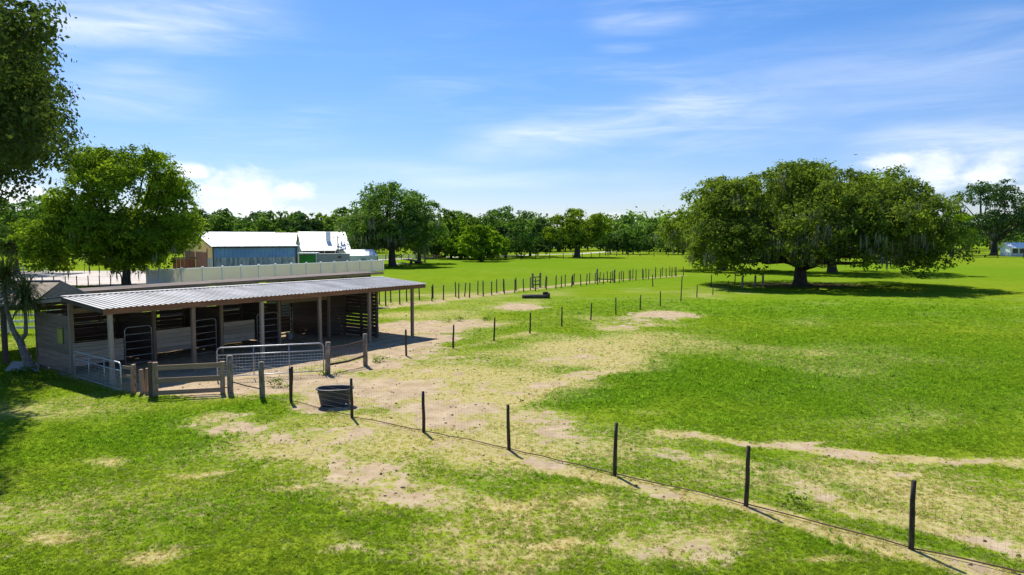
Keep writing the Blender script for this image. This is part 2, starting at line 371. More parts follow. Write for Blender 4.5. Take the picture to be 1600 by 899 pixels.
def spaced(stops):
    out = [stops[0][0]]
    for (a, st), (b_, st2) in zip(stops[:-1], stops[1:]):
        x = a
        while x < b_ - 1e-6:
            f = (x - a) / (b_ - a); x += st * (st2 / st) ** f
            out.append(min(x, b_))
    return np.unique(np.round(np.array(out), 3))
gx = spaced([(-3000, 600), (-400, 60), (-70, 4), (-32, .45), (-14, .22), (14, .22), (36, .45), (80, 4), (400, 60), (3000, 600)])
gy = spaced([(-400, 60), (-20, 6), (7, .6), (9, .2), (32, .2), (60, .5), (110, 1.6), (300, 14), (900, 120), (4500, 700)])
XX, YY = np.meshgrid(gx, gy); x, y = XX.ravel(), YY.ravel()
sa, dr, lu, li = masks(x, y)
near = np.clip((60 - np.hypot(x, y)) / 30, 0, 1)
z = ((fbm(x, y, 1.7, 3, 21) - .5) * .05 + sa * (fbm(x, y, 2.6, 2, 31) - .5) * .05) * near - .012
nx, ny = len(gx), len(gy)
i = np.arange(nx * ny).reshape(ny, nx)
faces = np.stack([i[:-1, :-1], i[:-1, 1:], i[1:, 1:], i[1:, :-1]], -1).reshape(-1, 4)
def big_mesh(name, verts, faces):
    me = bpy.data.meshes.new(name); k = faces.shape[1]
    me.vertices.add(len(verts)); me.vertices.foreach_set('co', np.ascontiguousarray(verts, dtype=np.float32).ravel())
    me.loops.add(faces.size); me.loops.foreach_set('vertex_index', faces.astype(np.int32).ravel())
    me.polygons.add(len(faces)); me.polygons.foreach_set('loop_start', np.arange(0, faces.size, k, dtype=np.int32))
    me.polygons.foreach_set('loop_total', np.full(len(faces), k, dtype=np.int32))
    me.update(calc_edges=True); return me
gm = big_mesh('ground', np.stack([x, y, z], 1), faces)
for nm, arr in (('sand', sa), ('dry', dr), ('lush', lu), ('litter', li)):
    a = gm.attributes.new(nm, 'FLOAT', 'POINT'); a.data.foreach_set('value', arr.astype(np.float32))
gm.polygons.foreach_set('use_smooth', np.ones(len(gm.polygons), dtype=bool))

def grass_colour(t, dry, lush, blade=False):
    ge = t.new('ShaderNodeNewGeometry'); sp = t.new('ShaderNodeSeparateXYZ'); t.l.new(ge.outputs['Position'], sp.inputs[0])
    p = t.xyz(sp.outputs[0], sp.outputs[1], 0.0)
    n1 = t.noise(p, .045, 3, .55); n2 = t.noise(p, .55, 4, .6); n3 = t.noise(p, 5.0, 4, .65); n4 = t.noise(p, 26.0, 2, .6)
    k = 1.0
    g = t.mix(t.step(n2, .3, .7), (.150, .228, .011), (.240, .292, .022))
    g = t.mix(t.m('MULTIPLY', t.step(n1, .4, .65), .55), g, (.125, .225, .009))
    g = t.mix(t.m('MULTIPLY', lush, .8), g, (.122, .240, .010))
    g = t.mix(t.m('MULTIPLY', t.step(n3, .35, .7), .7), g, (.075, .135, .007))
    straw = t.mix(t.step(n3, .3, .7), (.36, .285, .105), (.50, .41, .22))
    df = t.m('ADD', dry, t.m('ADD', t.m('MULTIPLY', t.m('SUBTRACT', n3, .5), 1.7), t.m('MULTIPLY', t.m('SUBTRACT', n4, .5), 1.1)))
    g = t.mix(t.m('MULTIPLY', t.step(df, .28, .95), .8), g, straw)
    return g, p, n2, n3, n4
m, t, b = material('pasture'); M['ground'] = m
at = {k: t.new('ShaderNodeAttribute', attribute_name=k).outputs['Fac'] for k in ('sand', 'dry', 'lush', 'litter')}
g, p, n2, n3, n4 = grass_colour(t, at['dry'], at['lush'])
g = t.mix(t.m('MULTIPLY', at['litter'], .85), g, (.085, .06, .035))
n5 = t.noise(p, 1.6, 5, .6); n6 = t.noise(p, 2.3, 4, .65)
sandc = t.mix(t.step(n5, .3, .7), (.34, .255, .16), (.46, .365, .24)); sandc = t.mix(t.m('MULTIPLY', t.step(n3, .5, .76), .5), sandc, (.21, .145, .09)); sandc = t.mix(t.m('MULTIPLY', t.step(n6, .55, .75), .45), sandc, (.24, .165, .105))
sf = t.m('ADD', t.m('MULTIPLY', at['sand'], 1.15), t.m('ADD', t.m('MULTIPLY', t.m('SUBTRACT', n6, .5), 1.1), t.m('ADD', t.m('MULTIPLY', t.m('SUBTRACT', n3, .5), 1.0), t.m('MULTIPLY', t.m('SUBTRACT', n4, .5), .8))))
colr = t.mix(t.step(sf, .36, .72), g, sandc)
t.l.new(colr, b.inputs['Base Color']); b.inputs['Roughness'].default_value = 1.0; b.inputs['Specular IOR Level'].default_value = 0.0
bn = t.new('ShaderNodeBump'); bn.inputs['Strength'].default_value = .7; bn.inputs['Distance'].default_value = .035
t.l.new(t.m('ADD', t.m('MULTIPLY', n3, .8), t.m('MULTIPLY', n4, .5)), bn.inputs['Height']); t.l.new(bn.outputs[0], b.inputs['Normal'])
gm.materials.append(M['ground'])
go = bpy.data.objects.new('ground', gm); link(go); go['kind'] = 'structure'

# ------------------------------------------------------------------ grass blades (stuff)
def tuft_mesh(name, nb, hgt, spread, lean, mat, seed):
    r = random.Random(seed); mb = MB()
    for k in range(nb):
        a = r.uniform(0, 6.283); q = r.uniform(0, spread); bx, by = q * math.cos(a), q * math.sin(a)
        h = hgt * r.uniform(.5, 1.1); l = lean * r.uniform(.2, 1.2); d = r.uniform(0, 6.283); wd = r.uniform(.0035, .007) * 1.5
        lx, ly = math.cos(d) * l * h, math.sin(d) * l * h; px, py = -math.sin(d) * wd, math.cos(d) * wd
        i0 = len(mb.v)
        mb.v += [(bx - px, by - py, -.01), (bx + px, by + py, -.01), (bx + lx * .4 + px * .7, by + ly * .4 + py * .7, h * .62), (bx + lx * .4 - px * .7, by + ly * .4 - py * .7, h * .62), (bx + lx, by + ly, h)]
        mb.f += [(i0, i0 + 1, i0 + 2, i0 + 3), (i0 + 3, i0 + 2, i0 + 4)]
    return mb.mesh(name, mat)
m, t, b = material('grass_blades'); M['blades'] = m; t.n.remove(b)
ai = {k: t.new('ShaderNodeAttribute', attribute_name=k, attribute_type='INSTANCER').outputs['Fac'] for k in ('dry', 'lush', 'rnd')}
g, p, n2, n3, n4 = grass_colour(t, ai['dry'], ai['lush'])
hs = t.new('ShaderNodeHueSaturation'); t.l.new(g, hs.inputs['Color']); t.l.new(t.m('ADD', t.m('MULTIPLY', ai['rnd'], .8), 1.35), hs.inputs['Value'])
d = t.new('ShaderNodeBsdfDiffuse'); t.l.new(hs.outputs[0], d.inputs[0]); tr = t.new('ShaderNodeBsdfTranslucent'); t.l.new(hs.outputs[0], tr.inputs[0])
ms = t.new('ShaderNodeMixShader'); ms.inputs[0].default_value = .6; t.l.new(d.outputs[0], ms.inputs[1]); t.l.new(tr.outputs[0], ms.inputs[2]); t.l.new(ms.outputs[0], t.n['Material Output'].inputs[0])
tuft_col = bpy.data.collections.new('grass_tufts')
for k, (nb, hg, spd, ln) in enumerate(((16, .06, .085, 1.5), (12, .075, .07, 1.3), (18, .045, .10, 1.8), (10, .10, .05, 1.0))):
    tuft_col.objects.link(bpy.data.objects.new('grass_tuft', tuft_mesh('grass_tuft', nb, hg, spd, ln, M['blades'], k)))
N = 300000
dd = rng.uniform(9.3 ** .4, 70 ** .4, N) ** 2.5
px = dd * rng.uniform(-.84, .84, N) + rng.uniform(-2, 2, N)
sa, dr, lu, li = masks(px, dd)
keep = rng.uniform(0, 1, N) > np.clip(sa * 1.7 - .12, 0, .96)
keep &= rng.uniform(0, 1, N) > np.clip(dr - .3, 0, .6)
keep &= rng.uniform(0, 1, N) > np.clip((dd - 30) / 36, 0, 1)
px, dd, dr, lu = px[keep], dd[keep], dr[keep], lu[keep]; N = len(px)
pm = bpy.data.meshes.new('grass'); pm.vertices.add(N)
pm.vertices.foreach_set('co', np.stack([px, dd, np.full(N, -.012)], 1).astype(np.float32).ravel())
sc = (rng.uniform(.55, 1.15, N) * (.65 + .75 * lu) * (1 - .35 * dr) * np.clip(dd / 26, .85, 2.0))
tall = rng.uniform(0, 1, N) < .012; sc = np.where(tall, sc * 1.9, sc); lu = np.where(tall, np.minimum(lu + .6, 1), lu); dr = np.where(tall, dr * .3, dr)
sc3 = np.stack([np.maximum(sc, .6 * np.clip(dd / 26, 1, 2)), np.maximum(sc, .6 * np.clip(dd / 26, 1, 2)), sc * np.clip(26 / dd, .55, 1)], 1)
for nm, ty, arr in (('rot', 'FLOAT_VECTOR', np.stack([rng.normal(0, .12, N), rng.normal(0, .12, N), rng.uniform(0, 6.28, N)], 1)), ('scl', 'FLOAT_VECTOR', sc3), ('dry', 'FLOAT', dr), ('lush', 'FLOAT', lu), ('rnd', 'FLOAT', rng.uniform(0, 1, N))):
    a = pm.attributes.new(nm, ty, 'POINT'); a.data.foreach_set('vector' if ty == 'FLOAT_VECTOR' else 'value', arr.astype(np.float32).ravel())
gro = bpy.data.objects.new('grass', pm); link(gro); gro['kind'] = 'stuff'
gro['label'] = 'short pasture grass growing over the lawn and paddock'; gro['category'] = 'grass'
ng = bpy.data.node_groups.new('grass_scatter', 'GeometryNodeTree')
ng.interface.new_socket('Geometry', in_out='INPUT', socket_type='NodeSocketGeometry'); ng.interface.new_socket('Geometry', in_out='OUTPUT', socket_type='NodeSocketGeometry')
gi, gout = ng.nodes.new('NodeGroupInput'), ng.nodes.new('NodeGroupOutput')
iop = ng.nodes.new('GeometryNodeInstanceOnPoints'); ci_ = ng.nodes.new('GeometryNodeCollectionInfo')
ci_.inputs['Collection'].default_value = tuft_col; ci_.inputs['Separate Children'].default_value = True; ci_.inputs['Reset Children'].default_value = True
na, nb_ = ng.nodes.new('GeometryNodeInputNamedAttribute'), ng.nodes.new('GeometryNodeInputNamedAttribute')
for q, nm in ((na, 'rot'), (nb_, 'scl')): q.data_type = 'FLOAT_VECTOR'; q.inputs['Name'].default_value = nm
e2r = ng.nodes.new('FunctionNodeEulerToRotation')
L = ng.links.new
L(gi.outputs[0], iop.inputs['Points']); L(ci_.outputs[0], iop.inputs['Instance']); iop.inputs['Pick Instance'].default_value = True
L(na.outputs['Attribute'], e2r.inputs[0]); L(e2r.outputs[0], iop.inputs['Rotation']); L(nb_.outputs['Attribute'], iop.inputs['Scale'])
L(iop.outputs[0], gout.inputs[0])
gro.modifiers.new('scatter', 'NODES').node_group = ng

# clods and droppings trodden into the bare ground (stuff)
nc = 26000; cy = rng.uniform(11, 60, nc); cx = cy * rng.uniform(-.8, .8, nc)
sa, dr_, _, _ = masks(cx, cy); kk = rng.uniform(0, 1, nc) < np.clip(sa * .5 + .012, 0, .6); cx, cy = cx[kk], cy[kk]; nc = len(cx)
cr = .012 + .05 * rng.uniform(0, 1, nc) ** 4
oct_ = np.array([(1, 0, 0), (0, 1, 0), (-1, 0, 0), (0, -1, 0), (0, 0, .65), (0, 0, -.3)])
vv = np.stack([cx, cy, np.full(nc, -.004)], 1)[:, None, :] + oct_[None] * cr[:, None, None] * rng.uniform(.6, 1.3, (nc, 6, 1))
of = np.array([(0, 1, 4), (1, 2, 4), (2, 3, 4), (3, 0, 4), (1, 0, 5), (2, 1, 5), (3, 2, 5), (0, 3, 5)])
cm = big_mesh('soil_clods', vv.reshape(-1, 3), (np.arange(nc)[:, None, None] * 6 + of[None]).reshape(-1, 3)); M['clod'] = simple('soil_clod', (.10, .065, .04), (.30, .22, .14), 1.5, .95); cm.materials.append(M['clod'])
clo = bpy.data.objects.new('soil_clods', cm); link(clo); clo['kind'] = 'stuff'; clo['label'] = 'small brown soil clods scattered over the bare paddock ground'; clo['category'] = 'soil'

# ------------------------------------------------------------------ sandy yard and tracks
def strip(name, pts, mat, z=.012):
    mb = MB(); mb.quad(*[Vector((p.x, p.y, z)) for p in pts]); o = mb.obj(name, mat); o['kind'] = 'structure'; return o
m, t, b = material('pale_sand'); M['sandy'] = m
ge = t.new('ShaderNodeNewGeometry'); n = t.noise(ge.outputs['Position'], .25, 5, .6)
t.l.new(t.mix(t.step(n, .35, .7), (.42, .36, .31), (.56, .5, .44)), b.inputs['Base Color']); b.inputs['Roughness'].default_value = .95
strip('sandy_yard', [G(-260, 448), G(60, 446), G(170, 447), G(262, 446), G(300, 428), G(240, 423), G(60, 424), G(-260, 426)], M['sandy'])
def ribbon(name, pts, hw, mat, z=.014):
    mb = MB(); n = len(pts); Ls, Rs = [], []
    for k in range(n):
        tv = (pts[min(k + 1, n - 1)] - pts[max(k - 1, 0)]).normalized(); nv = Vector((-tv.y, tv.x, 0)) * hw * random.uniform(.8, 1.2)
        Ls.append(pts[k] + nv); Rs.append(pts[k] - nv)
    for k in range(n - 1): mb.quad(*[Vector((q.x, q.y, z)) for q in (Rs[k], Rs[k + 1], Ls[k + 1], Ls[k])])
    o = mb.obj(name, mat); o['kind'] = 'structure'; return o
ribbon('dirt_track', [G(560, 407), G(640, 404.5), G(700, 402), G(770, 401), G(830, 398.5), G(900, 397), G(960, 393)], 3.0, M['sandy'])
ribbon('far_road', [G(700, 389), G(860, 387), G(980, 386), G(1080, 385.5), G(1300, 386)], 6, M['concrete'])

# ------------------------------------------------------------------ trees
def rand_dirs(n, up=0.0):
    d = rng.normal(size=(n, 3)); d[:, 2] += up; return d / np.linalg.norm(d, axis=1)[:, None]
def leaf_quads(c, nrm, size, rnd, aspect=.62):
    n = len(c); a = np.cross(nrm, rng.normal(size=(n, 3))); a /= np.linalg.norm(a, axis=1)[:, None] + 1e-9
    b_ = np.cross(nrm, a); s = size[:, None]
    v = np.stack([c - a * s * .5, c + b_ * s * aspect * .5 + a * s * .05, c + a * s * .5, c - b_ * s * aspect * .5 + a * s * .05], 1).reshape(-1, 3)
    return v, np.arange(4 * n).reshape(-1, 4)
def leaf_mesh(name, c, nrm, size, rnd, mat, aspect=.62):
    v, f = leaf_quads(c, nrm, size, rnd, aspect); me = big_mesh(name, v, f)
    a = me.attributes.new('rnd', 'FLOAT', 'FACE'); a.data.foreach_set('value', rnd.astype(np.float32)); me.materials.append(mat); return me
def crown(name, clumps, nleaf, leaf, mat, subs=16, spread=.17, updir=.55, squash=.75, aspect=.62):
    """clumps: (k,4) centre + radius. Leaves cluster round twigs set on each clump's surface."""
    cl = np.asarray(clumps, float); k = len(cl); wgt = cl[:, 3] ** 2; wgt /= wgt.sum()
    sd_ = rand_dirs(k * subs, updir).reshape(k, subs, 3); sr = rng.uniform(.72, 1.04, (k, subs, 1))
    sub = cl[:, None, :3] + sd_ * sr * cl[:, None, 3:4] * np.array([1, 1, squash]); tone = rng.uniform(0, 1, (k, subs)) * .55 + rng.uniform(0, 1, (k, 1)) * .45 - .05
    ki = rng.choice(k, nleaf, p=wgt); si = rng.integers(0, subs, nleaf)
    off = rng.normal(size=(nleaf, 3)) * cl[ki, 3:4] * spread * np.array([1, 1, .7])
    c = sub[ki, si] + off
    out = .35 * off / (np.linalg.norm(off, axis=1)[:, None] + 1e-6) + .8 * sd_[ki, si] + np.array([0, 0, .35]) + rng.normal(size=(nleaf, 3)) * .5
    out /= np.linalg.norm(out, axis=1)[:, None]
    rnd = np.clip(tone[ki, si] + rng.uniform(-.2, .35, nleaf), 0, 1)
    return leaf_mesh(name, c, out, leaf * rng.uniform(.6, 1.4, nleaf), rnd, mat, aspect)
def dome_clumps(rx, ry, z0, z1, n, r0, r1, flat=1.0, inner=.25, jitter=.1, up=.35):
    """clumps over the shell of a dome (plus some inside), widest low"""
    out = []
    for k in range(n):
        d = rand_dirs(1, up)[0]; q = 1.0 if rng.uniform() > inner else rng.uniform(.4, .85)
        q *= rng.uniform(1 - jitter, 1 + jitter); r = rng.uniform(r0, r1)
        zc = (z0 * .62 + z1 * .38); hz = (z1 - zc) if d[2] > 0 else (zc - z0)
        sgn = abs(d[2]) ** flat * (1 if d[2] > 0 else -1)
        out.append((d[0] * q * (rx - r * .8), d[1] * q * (ry - r * .8), zc + sgn * q * max(hz - r * .5, .3), r))
    return np.array(out)
def trunk_parts(parent, h, r, clumps, nb, mat, lean=(0, 0), fork=.5):
    mb = MB(); zz = [0, .04 * h, .18 * h, .5 * h, h]; rr = [1.45 * r, 1.08 * r, .95 * r, .82 * r, .62 * r]
    ph = random.uniform(0, 6)
    pts = [Vector((lean[0] * q / h + .12 * r * math.sin(ph + q), lean[1] * q / h + .12 * r * math.cos(ph + q), q - (.1 if q == 0 else 0))) for q in zz]
    mb.tube(pts, rr, 10); mb.obj('trunk', mat, parent, True)
    mb = MB(); ids = rng.permutation(len(clumps))[:nb]; top = pts[-1]
    for i_ in ids:
        c = Vector(clumps[i_][:3]); f = random.uniform(fork, 1.0); s0 = pts[2].lerp(top, f); L_ = (c - s0).length
        mid = s0.lerp(c, .45) + Vector((random.uniform(-.1, .1) * L_, random.uniform(-.1, .1) * L_, random.uniform(-.02, .12) * L_))
        r0 = r * random.uniform(.28, .5)
        mb.tube([s0, s0.lerp(mid, .5) + Vector((0, 0, .03 * L_)), mid, mid.lerp(c, .5) + Vector((0, 0, .02 * L_)), c], [r0, r0 * .85, r0 * .65, r0 * .42, r0 * .15], 6)
    mb.obj('branches', mat, parent, True)
def moss_mesh(name, anchors, mat, lmin, lmax, width):
    n = len(anchors); L_ = rng.uniform(lmin, lmax, n); a = rng.uniform(0, 6.283, n); wv = width * rng.uniform(.5, 1.3, n)
    dx, dy = np.cos(a) * wv, np.sin(a) * wv; sw = rng.normal(0, .08, (n, 2)) * L_[:, None]
    P = anchors; z0 = P[:, 2]
    def row(f, k): return (P[:, 0] + sw[:, 0] * f, P[:, 1] + sw[:, 1] * f, z0 - L_ * f, dx * k, dy * k)
    vs = []
    for f, k in ((0, .5), (.45, 1.0), (1, .12)):
        x_, y_, z_, ex, ey = row(f, k); vs += [np.stack([x_ - ex, y_ - ey, z_], 1), np.stack([x_ + ex, y_ + ey, z_], 1)]
    v = np.stack(vs, 1).reshape(-1, 3); b_ = np.arange(n)[:, None] * 6
    f = np.concatenate([b_ + np.array([[0, 1, 3, 2]]), b_ + np.array([[2, 3, 5, 4]])], 0)
    me = big_mesh(name, v, f); a_ = me.attributes.new('rnd', 'FLOAT', 'FACE'); a_.data.foreach_set('value', rng.uniform(0, 1, 2 * n).astype(np.float32)); me.materials.append(mat); return me
def moss_part(me, o):
    q = part('spanish_moss', me, o); q['kind'] = 'stuff'; return q
def moss_anchors(clumps, n, per=10, low=True):
    cl = np.asarray(clumps); ks = rng.choice(len(cl), n); c = cl[ks]
    d = rand_dirs(n, -.6); base = c[:, :3] + d * c[:, 3:4] * np.array([.9, .9, .7])
    base = np.repeat(base, per, 0) + rng.normal(size=(n * per, 3)) * np.array([.42, .42, .25]); return base

# --- the great oak in the right-hand field, shaped clump by clump from its outline
OAK_SEED = 5
oc = AT(1250, 83)
oak = thing('live_oak', 'broad live oak hung with grey moss, shading the field on the right', 'tree', oc)
rng = np.random.default_rng(OAK_SEED)
prof = [(-15.2, 8.6, 4.5), (-13.2, 12.6, 3.5), (-9.5, 13.2, 3), (-6, 13.0, 3), (-2.5, 14.6, 3), (2, 15.0, 3), (5.5, 14.8, 3), (8.0, 13.2, 3), (10.5, 14.2, 3), (14, 12.4, 3), (16.6, 10.3, 3), (18, 7.0, 3.2)]
cl = []
for k in range(150):
    x_ = rng.uniform(-13.0, 13.8); top = np.interp(x_, [p_[0] for p_ in prof], [p_[1] for p_ in prof]) + .3
    ry = 13.0 * math.sqrt(max(0.05, 1 - ((x_ - 1.4) / 16.5) ** 2)); yn = rng.uniform(-1, 1); r = rng.uniform(1.6, 3.1)
    lo = 2.0 + rng.uniform(-.4, 1.6)
    th = top * (1 - .42 * yn * yn) - r * .75 - rng.uniform(0, 1.5) ** 1.5 + .3
    zc = th if rng.uniform() < .6 else rng.uniform(lo + r * .5, max(th, lo + r * .5 + .2))
    cl.append((x_ * (1 - .04 * abs(yn)), yn * ry * .92, max(zc, lo + r * .45), r))
for k in range(70):                       # drooping skirt, reaching low at the sides
    a = rng.uniform(-3.5, .35); x_, y_ = 1.0 + 12.8 * math.cos(a), 11.5 * math.sin(a) + .5
    cl.append((x_, y_, rng.uniform(2.0, 7.0) if abs(x_ - 1) > 5 else rng.uniform(3.2, 7.5), rng.uniform(1.2, 2.1)))
for k in range(20): cl.append((rng.uniform(-7, 9), rng.uniform(-10.5, -4), rng.uniform(3.3, 4.8), rng.uniform(1.2, 1.8)))
oakcl = np.array(cl)
part('crown', crown('crown', oakcl, 120000, .31, M['leaf_oak'], 36, .105), oak)
an = moss_anchors(oakcl[(oakcl[:, 1] < 4)], 190, 16); an = an[an[:, 2] > 3.4]
moss_part(moss_mesh('spanish_moss', an, M['moss'], .4, 1.6, .07), oak)
trunk_parts(oak, 3.4, .85, oakcl, 60, M['bark'], (.3, 0), .35)

rng = np.random.default_rng(12)
# --- generic crowns reused for further trees (unit sizes in metres)
def make_tree(name, label, loc, rx, ry, z0, z1, n, r0, r1, leaves, leaf, mat, trunk_h, trunk_r, nb=18, group=None, moss=0, flat=1.0, inner=.25, rz=0, up=.12):
    o = thing(name, label, 'tree', loc, rz, group); c = dome_clumps(rx, ry, z0, z1, n, r0, r1, flat, inner, .1, up)
    part('crown', crown('crown', c, leaves, leaf, mat, 24, .14), o)
    if moss: moss_part(moss_mesh('spanish_moss', moss_anchors(c, moss, 8), M['moss'], .6, 2.4, .08), o)
    trunk_parts(o, trunk_h, trunk_r, c, nb, M['bark']); return o
b2 = make_tree('live_oak', 'mossy live oak half hidden behind the broad oak, to its right', AT(1300, 114), 16, 12, 3.5, 15.5, 90, 1.8, 3.2, 26000, .5, M['leaf_oak'], 4, .8, moss=150)
make_tree('live_oak', 'mossy live oak behind the left flank of the broad oak', AT(1128, 122), 11, 10, 3, 13.0, 60, 1.6, 2.8, 18000, .5, M['leaf_oak'], 4, .7, moss=120)

# --- leafy tree behind the sheds on the left
lt = thing('shade_tree', 'dense leafy green tree with straight trunk beyond the sheds', 'tree', AT(197, 81))
c = np.concatenate([dome_clumps(8.1, 8, 1.6, 16.2, 120, 1.5, 2.7, .9, .3, .08, .05), dome_clumps(4.3, 5, 1.6, 9.6, 40, 1.1, 1.9) + np.array([-7.3, -1, 0, 0]),
                    np.array([(-1.0, -2, 14.0, 1.6), (1.8, 0, 14.4, 1.5), (-3.3, -1, 13.6, 1.4), (6.8, -1, 7.5, 2.0), (7.6, 0, 5.5, 1.7), (5.5, -2, 4.2, 1.6), (-5, -3, 4.0, 1.6)])])
part('crown', crown('crown', c, 95000, .32, M['leaf_mid'], 32, .13), lt)
moss_part(moss_mesh('spanish_moss', moss_anchors(c[c[:, 2] < 6], 50, 7), M['moss'], .5, 1.6, .06), lt)
trunk_parts(lt, 4.0, .5, c, 30, M['bark'])
make_tree('dark_tree', 'dark green tree behind the shade tree at the left edge', AT(25, 108), 10, 8, 1.5, 12.5, 50, 1.5, 2.8, 14000, .5, M['leaf_far'], 4, .5)
make_tree('dark_tree', 'dark bushy tree at the far left behind the rail fence', AT(-90, 112), 9, 8, 1.0, 11, 50, 1.5, 2.8, 9000, .5, M['leaf_far'], 4, .5)

# --- near oak whose crown hangs into the top left corner
nt = thing('near_oak', 'tall oak with dark leaves leaning into the top left corner', 'tree', (-28.5, 31.0, 0))
cl = []
for k in range(330):
    zc = rng.uniform(8.2, 19.0)
    edge = np.interp(zc, [8.2, 8.8, 9.6, 11, 13, 15, 17, 19], [5.0, 6.6, 7.7, 8.1, 7.6, 6.3, 4.6, 2.8])
    a = rng.uniform(0, 6.283); q = math.sqrt(rng.uniform(.02, 1)); r = rng.uniform(.9, 1.7)
    cl.append((math.cos(a) * q * (edge - r * .6), math.sin(a) * q * min(edge, 7.0) * .85, zc, r))
for k in range(60):                       # a forward limb added to cast its shadow on the lawn
    y_ = rng.uniform(23.0, 30.0); x_ = -.67 * y_ - rng.uniform(.3, 3.6); cl.append((x_ + 28.5, y_ - 31.0, rng.uniform(8.8, 13.4), rng.uniform(.8, 1.3)))
cl = np.array(cl)
part('crown', crown('crown', cl, 190000, .19, M['leaf_near'], 24, .2, .1), nt)
trunk_parts(nt, 6.5, .55, cl, 45, M['bark'], (.5, 0), .5)

# --- middle-distance trees
make_tree('live_oak', 'tall mossy oak standing alone beside the white outbuildings', AT(613, 140), 10.2, 9.5, 1.8, 16.8, 95, 1.6, 2.9, 30000, .46, M['leaf_far'], 5, .8, moss=160)
make_tree('live_oak', 'low side tree leaning out left of the lone mossy oak', AT(566, 150), 6, 6, 3, 9.8, 30, 1.2, 2.2, 9000, .46, M['leaf_far'], 3, .4)
make_tree('live_oak', 'rounded oak right of the lone mossy oak by the cattle pens', AT(655, 155), 7, 7, 3, 12.0, 34, 1.4, 2.4, 10000, .5, M['leaf_far'], 3, .5)
make_tree('spreading_oak', 'wide rounded oak alone in the far field, right of the middle tree row', AT(902, 205), 10.5, 9, 3.2, 14.2, 60, 1.6, 2.8, 18000, .55, M['leaf_mid'], 4, 1.0)
for (u, D, rx, z1, n_, mat, lab) in ((680, 200, 8, 12.0, 26, 'leaf_far', 'dark green tree just left of the middle tree row'), (705, 190, 8, 13.2, 26, 'leaf_mid', 'yellow-green tree at the left end of the middle tree row'), (745, 185, 8, 12.6, 30, 'leaf_lime', 'bright yellow-green tree in the middle tree row'),
                          (752, 168, 5.2, 9.0, 24, 'leaf_lime', 'low lime-green bushy tree in front of the middle tree row'), (790, 200, 10, 15.0, 34, 'leaf_far', 'large dark oak right of the lime-green bushy tree'),
                          (828, 215, 7, 12.5, 24, 'leaf_dark', 'dark oak at the right end of the middle tree row'), (768, 225, 9, 15.2, 26, 'leaf_dark', 'dark tree crown rising behind the lime-green trees'), (722, 230, 9, 14.6, 26, 'leaf_far', 'tree crown rising behind the yellow-green tree')):
    make_tree('row_tree', lab, AT(u, D), rx * 1.15, rx, .3, z1, n_ + 14, rx * .17, rx * .3, 11000, .6, M[mat], 3, .45, 10, up=-.05)
make_tree('dark_oak', 'big dark open-crowned oak at the right edge behind the white shed', AT(1552, 232), 16.5, 11, 5.0, 25.3, 85, 2.0, 3.6, 20000, .66, M['leaf_dark'], 7, 1.1, moss=120, inner=.3, up=.1)
make_tree('small_oak', 'small lime-green tree between the broad oak and the dark oak', AT(1487, 215), 6.2, 6, 4.0, 14, 26, 1.1, 2.0, 5500, .55, M['leaf_lime'], 4, .7)
make_tree('small_oak', 'low olive bush under the right flank of the broad oak', AT(1458, 200), 4.5, 4, .5, 5.0, 14, .9, 1.5, 3000, .5, M['leaf_mid'], 1.5, .25, 5)

# --- far tree line: individual copies of three trees
protos = []
for k, mt in enumerate(('leaf_far', 'leaf_dark', 'leaf_far')):
    o = make_tree('far_tree', 'tree in the distant tree line across the pasture', (0, 0, 0), 8, 7, .4 + k * .4, 13, 26, 1.6, 2.8, 3800, .9, M[mt], 3, .35, 6, 'distant tree line', up=-.05)
    protos.append(o)
spots = []
for u in range(-60, 570, 19): spots.append((u + random.uniform(-8, 8), random.uniform(265, 300), random.uniform(1.12, 1.42)))
for u in range(690, 1120, 18): spots.append((u + random.uniform(-8, 8), random.uniform(285, 340), random.uniform(.95, 1.2)))
for u in (950, 972, 994, 1016, 1040, 1062): spots.append((u + random.uniform(-6, 6), random.uniform(240, 262), random.uniform(.55, .8)))
for u in range(1100, 1720, 34): spots.append((u + random.uniform(-8, 8), random.uniform(330, 400), random.uniform(1.0, 1.3)))
for k, (u, D, s) in enumerate(spots):
    o = protos[k] if k < 3 else copy_tree(protos[k % 3])
    where = 'behind the barns on the left' if u < 600 else ('between the middle tree row and the broad oak' if u > 945 and u < 1075 else ('behind the middle tree row' if u < 945 else 'behind the broad oak and the dark oak'))
    o['label'] = 'tree in the distant tree line ' + where; o['group'] = 'distant tree line ' + where
    o.location = AT(u, D); o.rotation_euler[2] = random.uniform(0, 6.28); o.scale = (s * random.uniform(.9, 1.2),) * 2 + (s * random.uniform(.85, 1.1),)
# distant woodland beyond that reads as one mass
c = []
for k in range(900):
    a = random.uniform(-1.25, 1.25); D = random.uniform(380, 520); r = random.uniform(3, 6)
    c.append((D * math.sin(a), D * math.cos(a), random.uniform(1, 15 + 3 * math.sin(a * 9)), r))
wd = part('distant_woodland', crown('distant_woodland', np.array(c), 70000, 2.2, M['leaf_far'], 10, .4), None); wd['kind'] = 'stuff'
wd['label'] = 'distant band of woodland along the horizon'; wd['category'] = 'woodland'
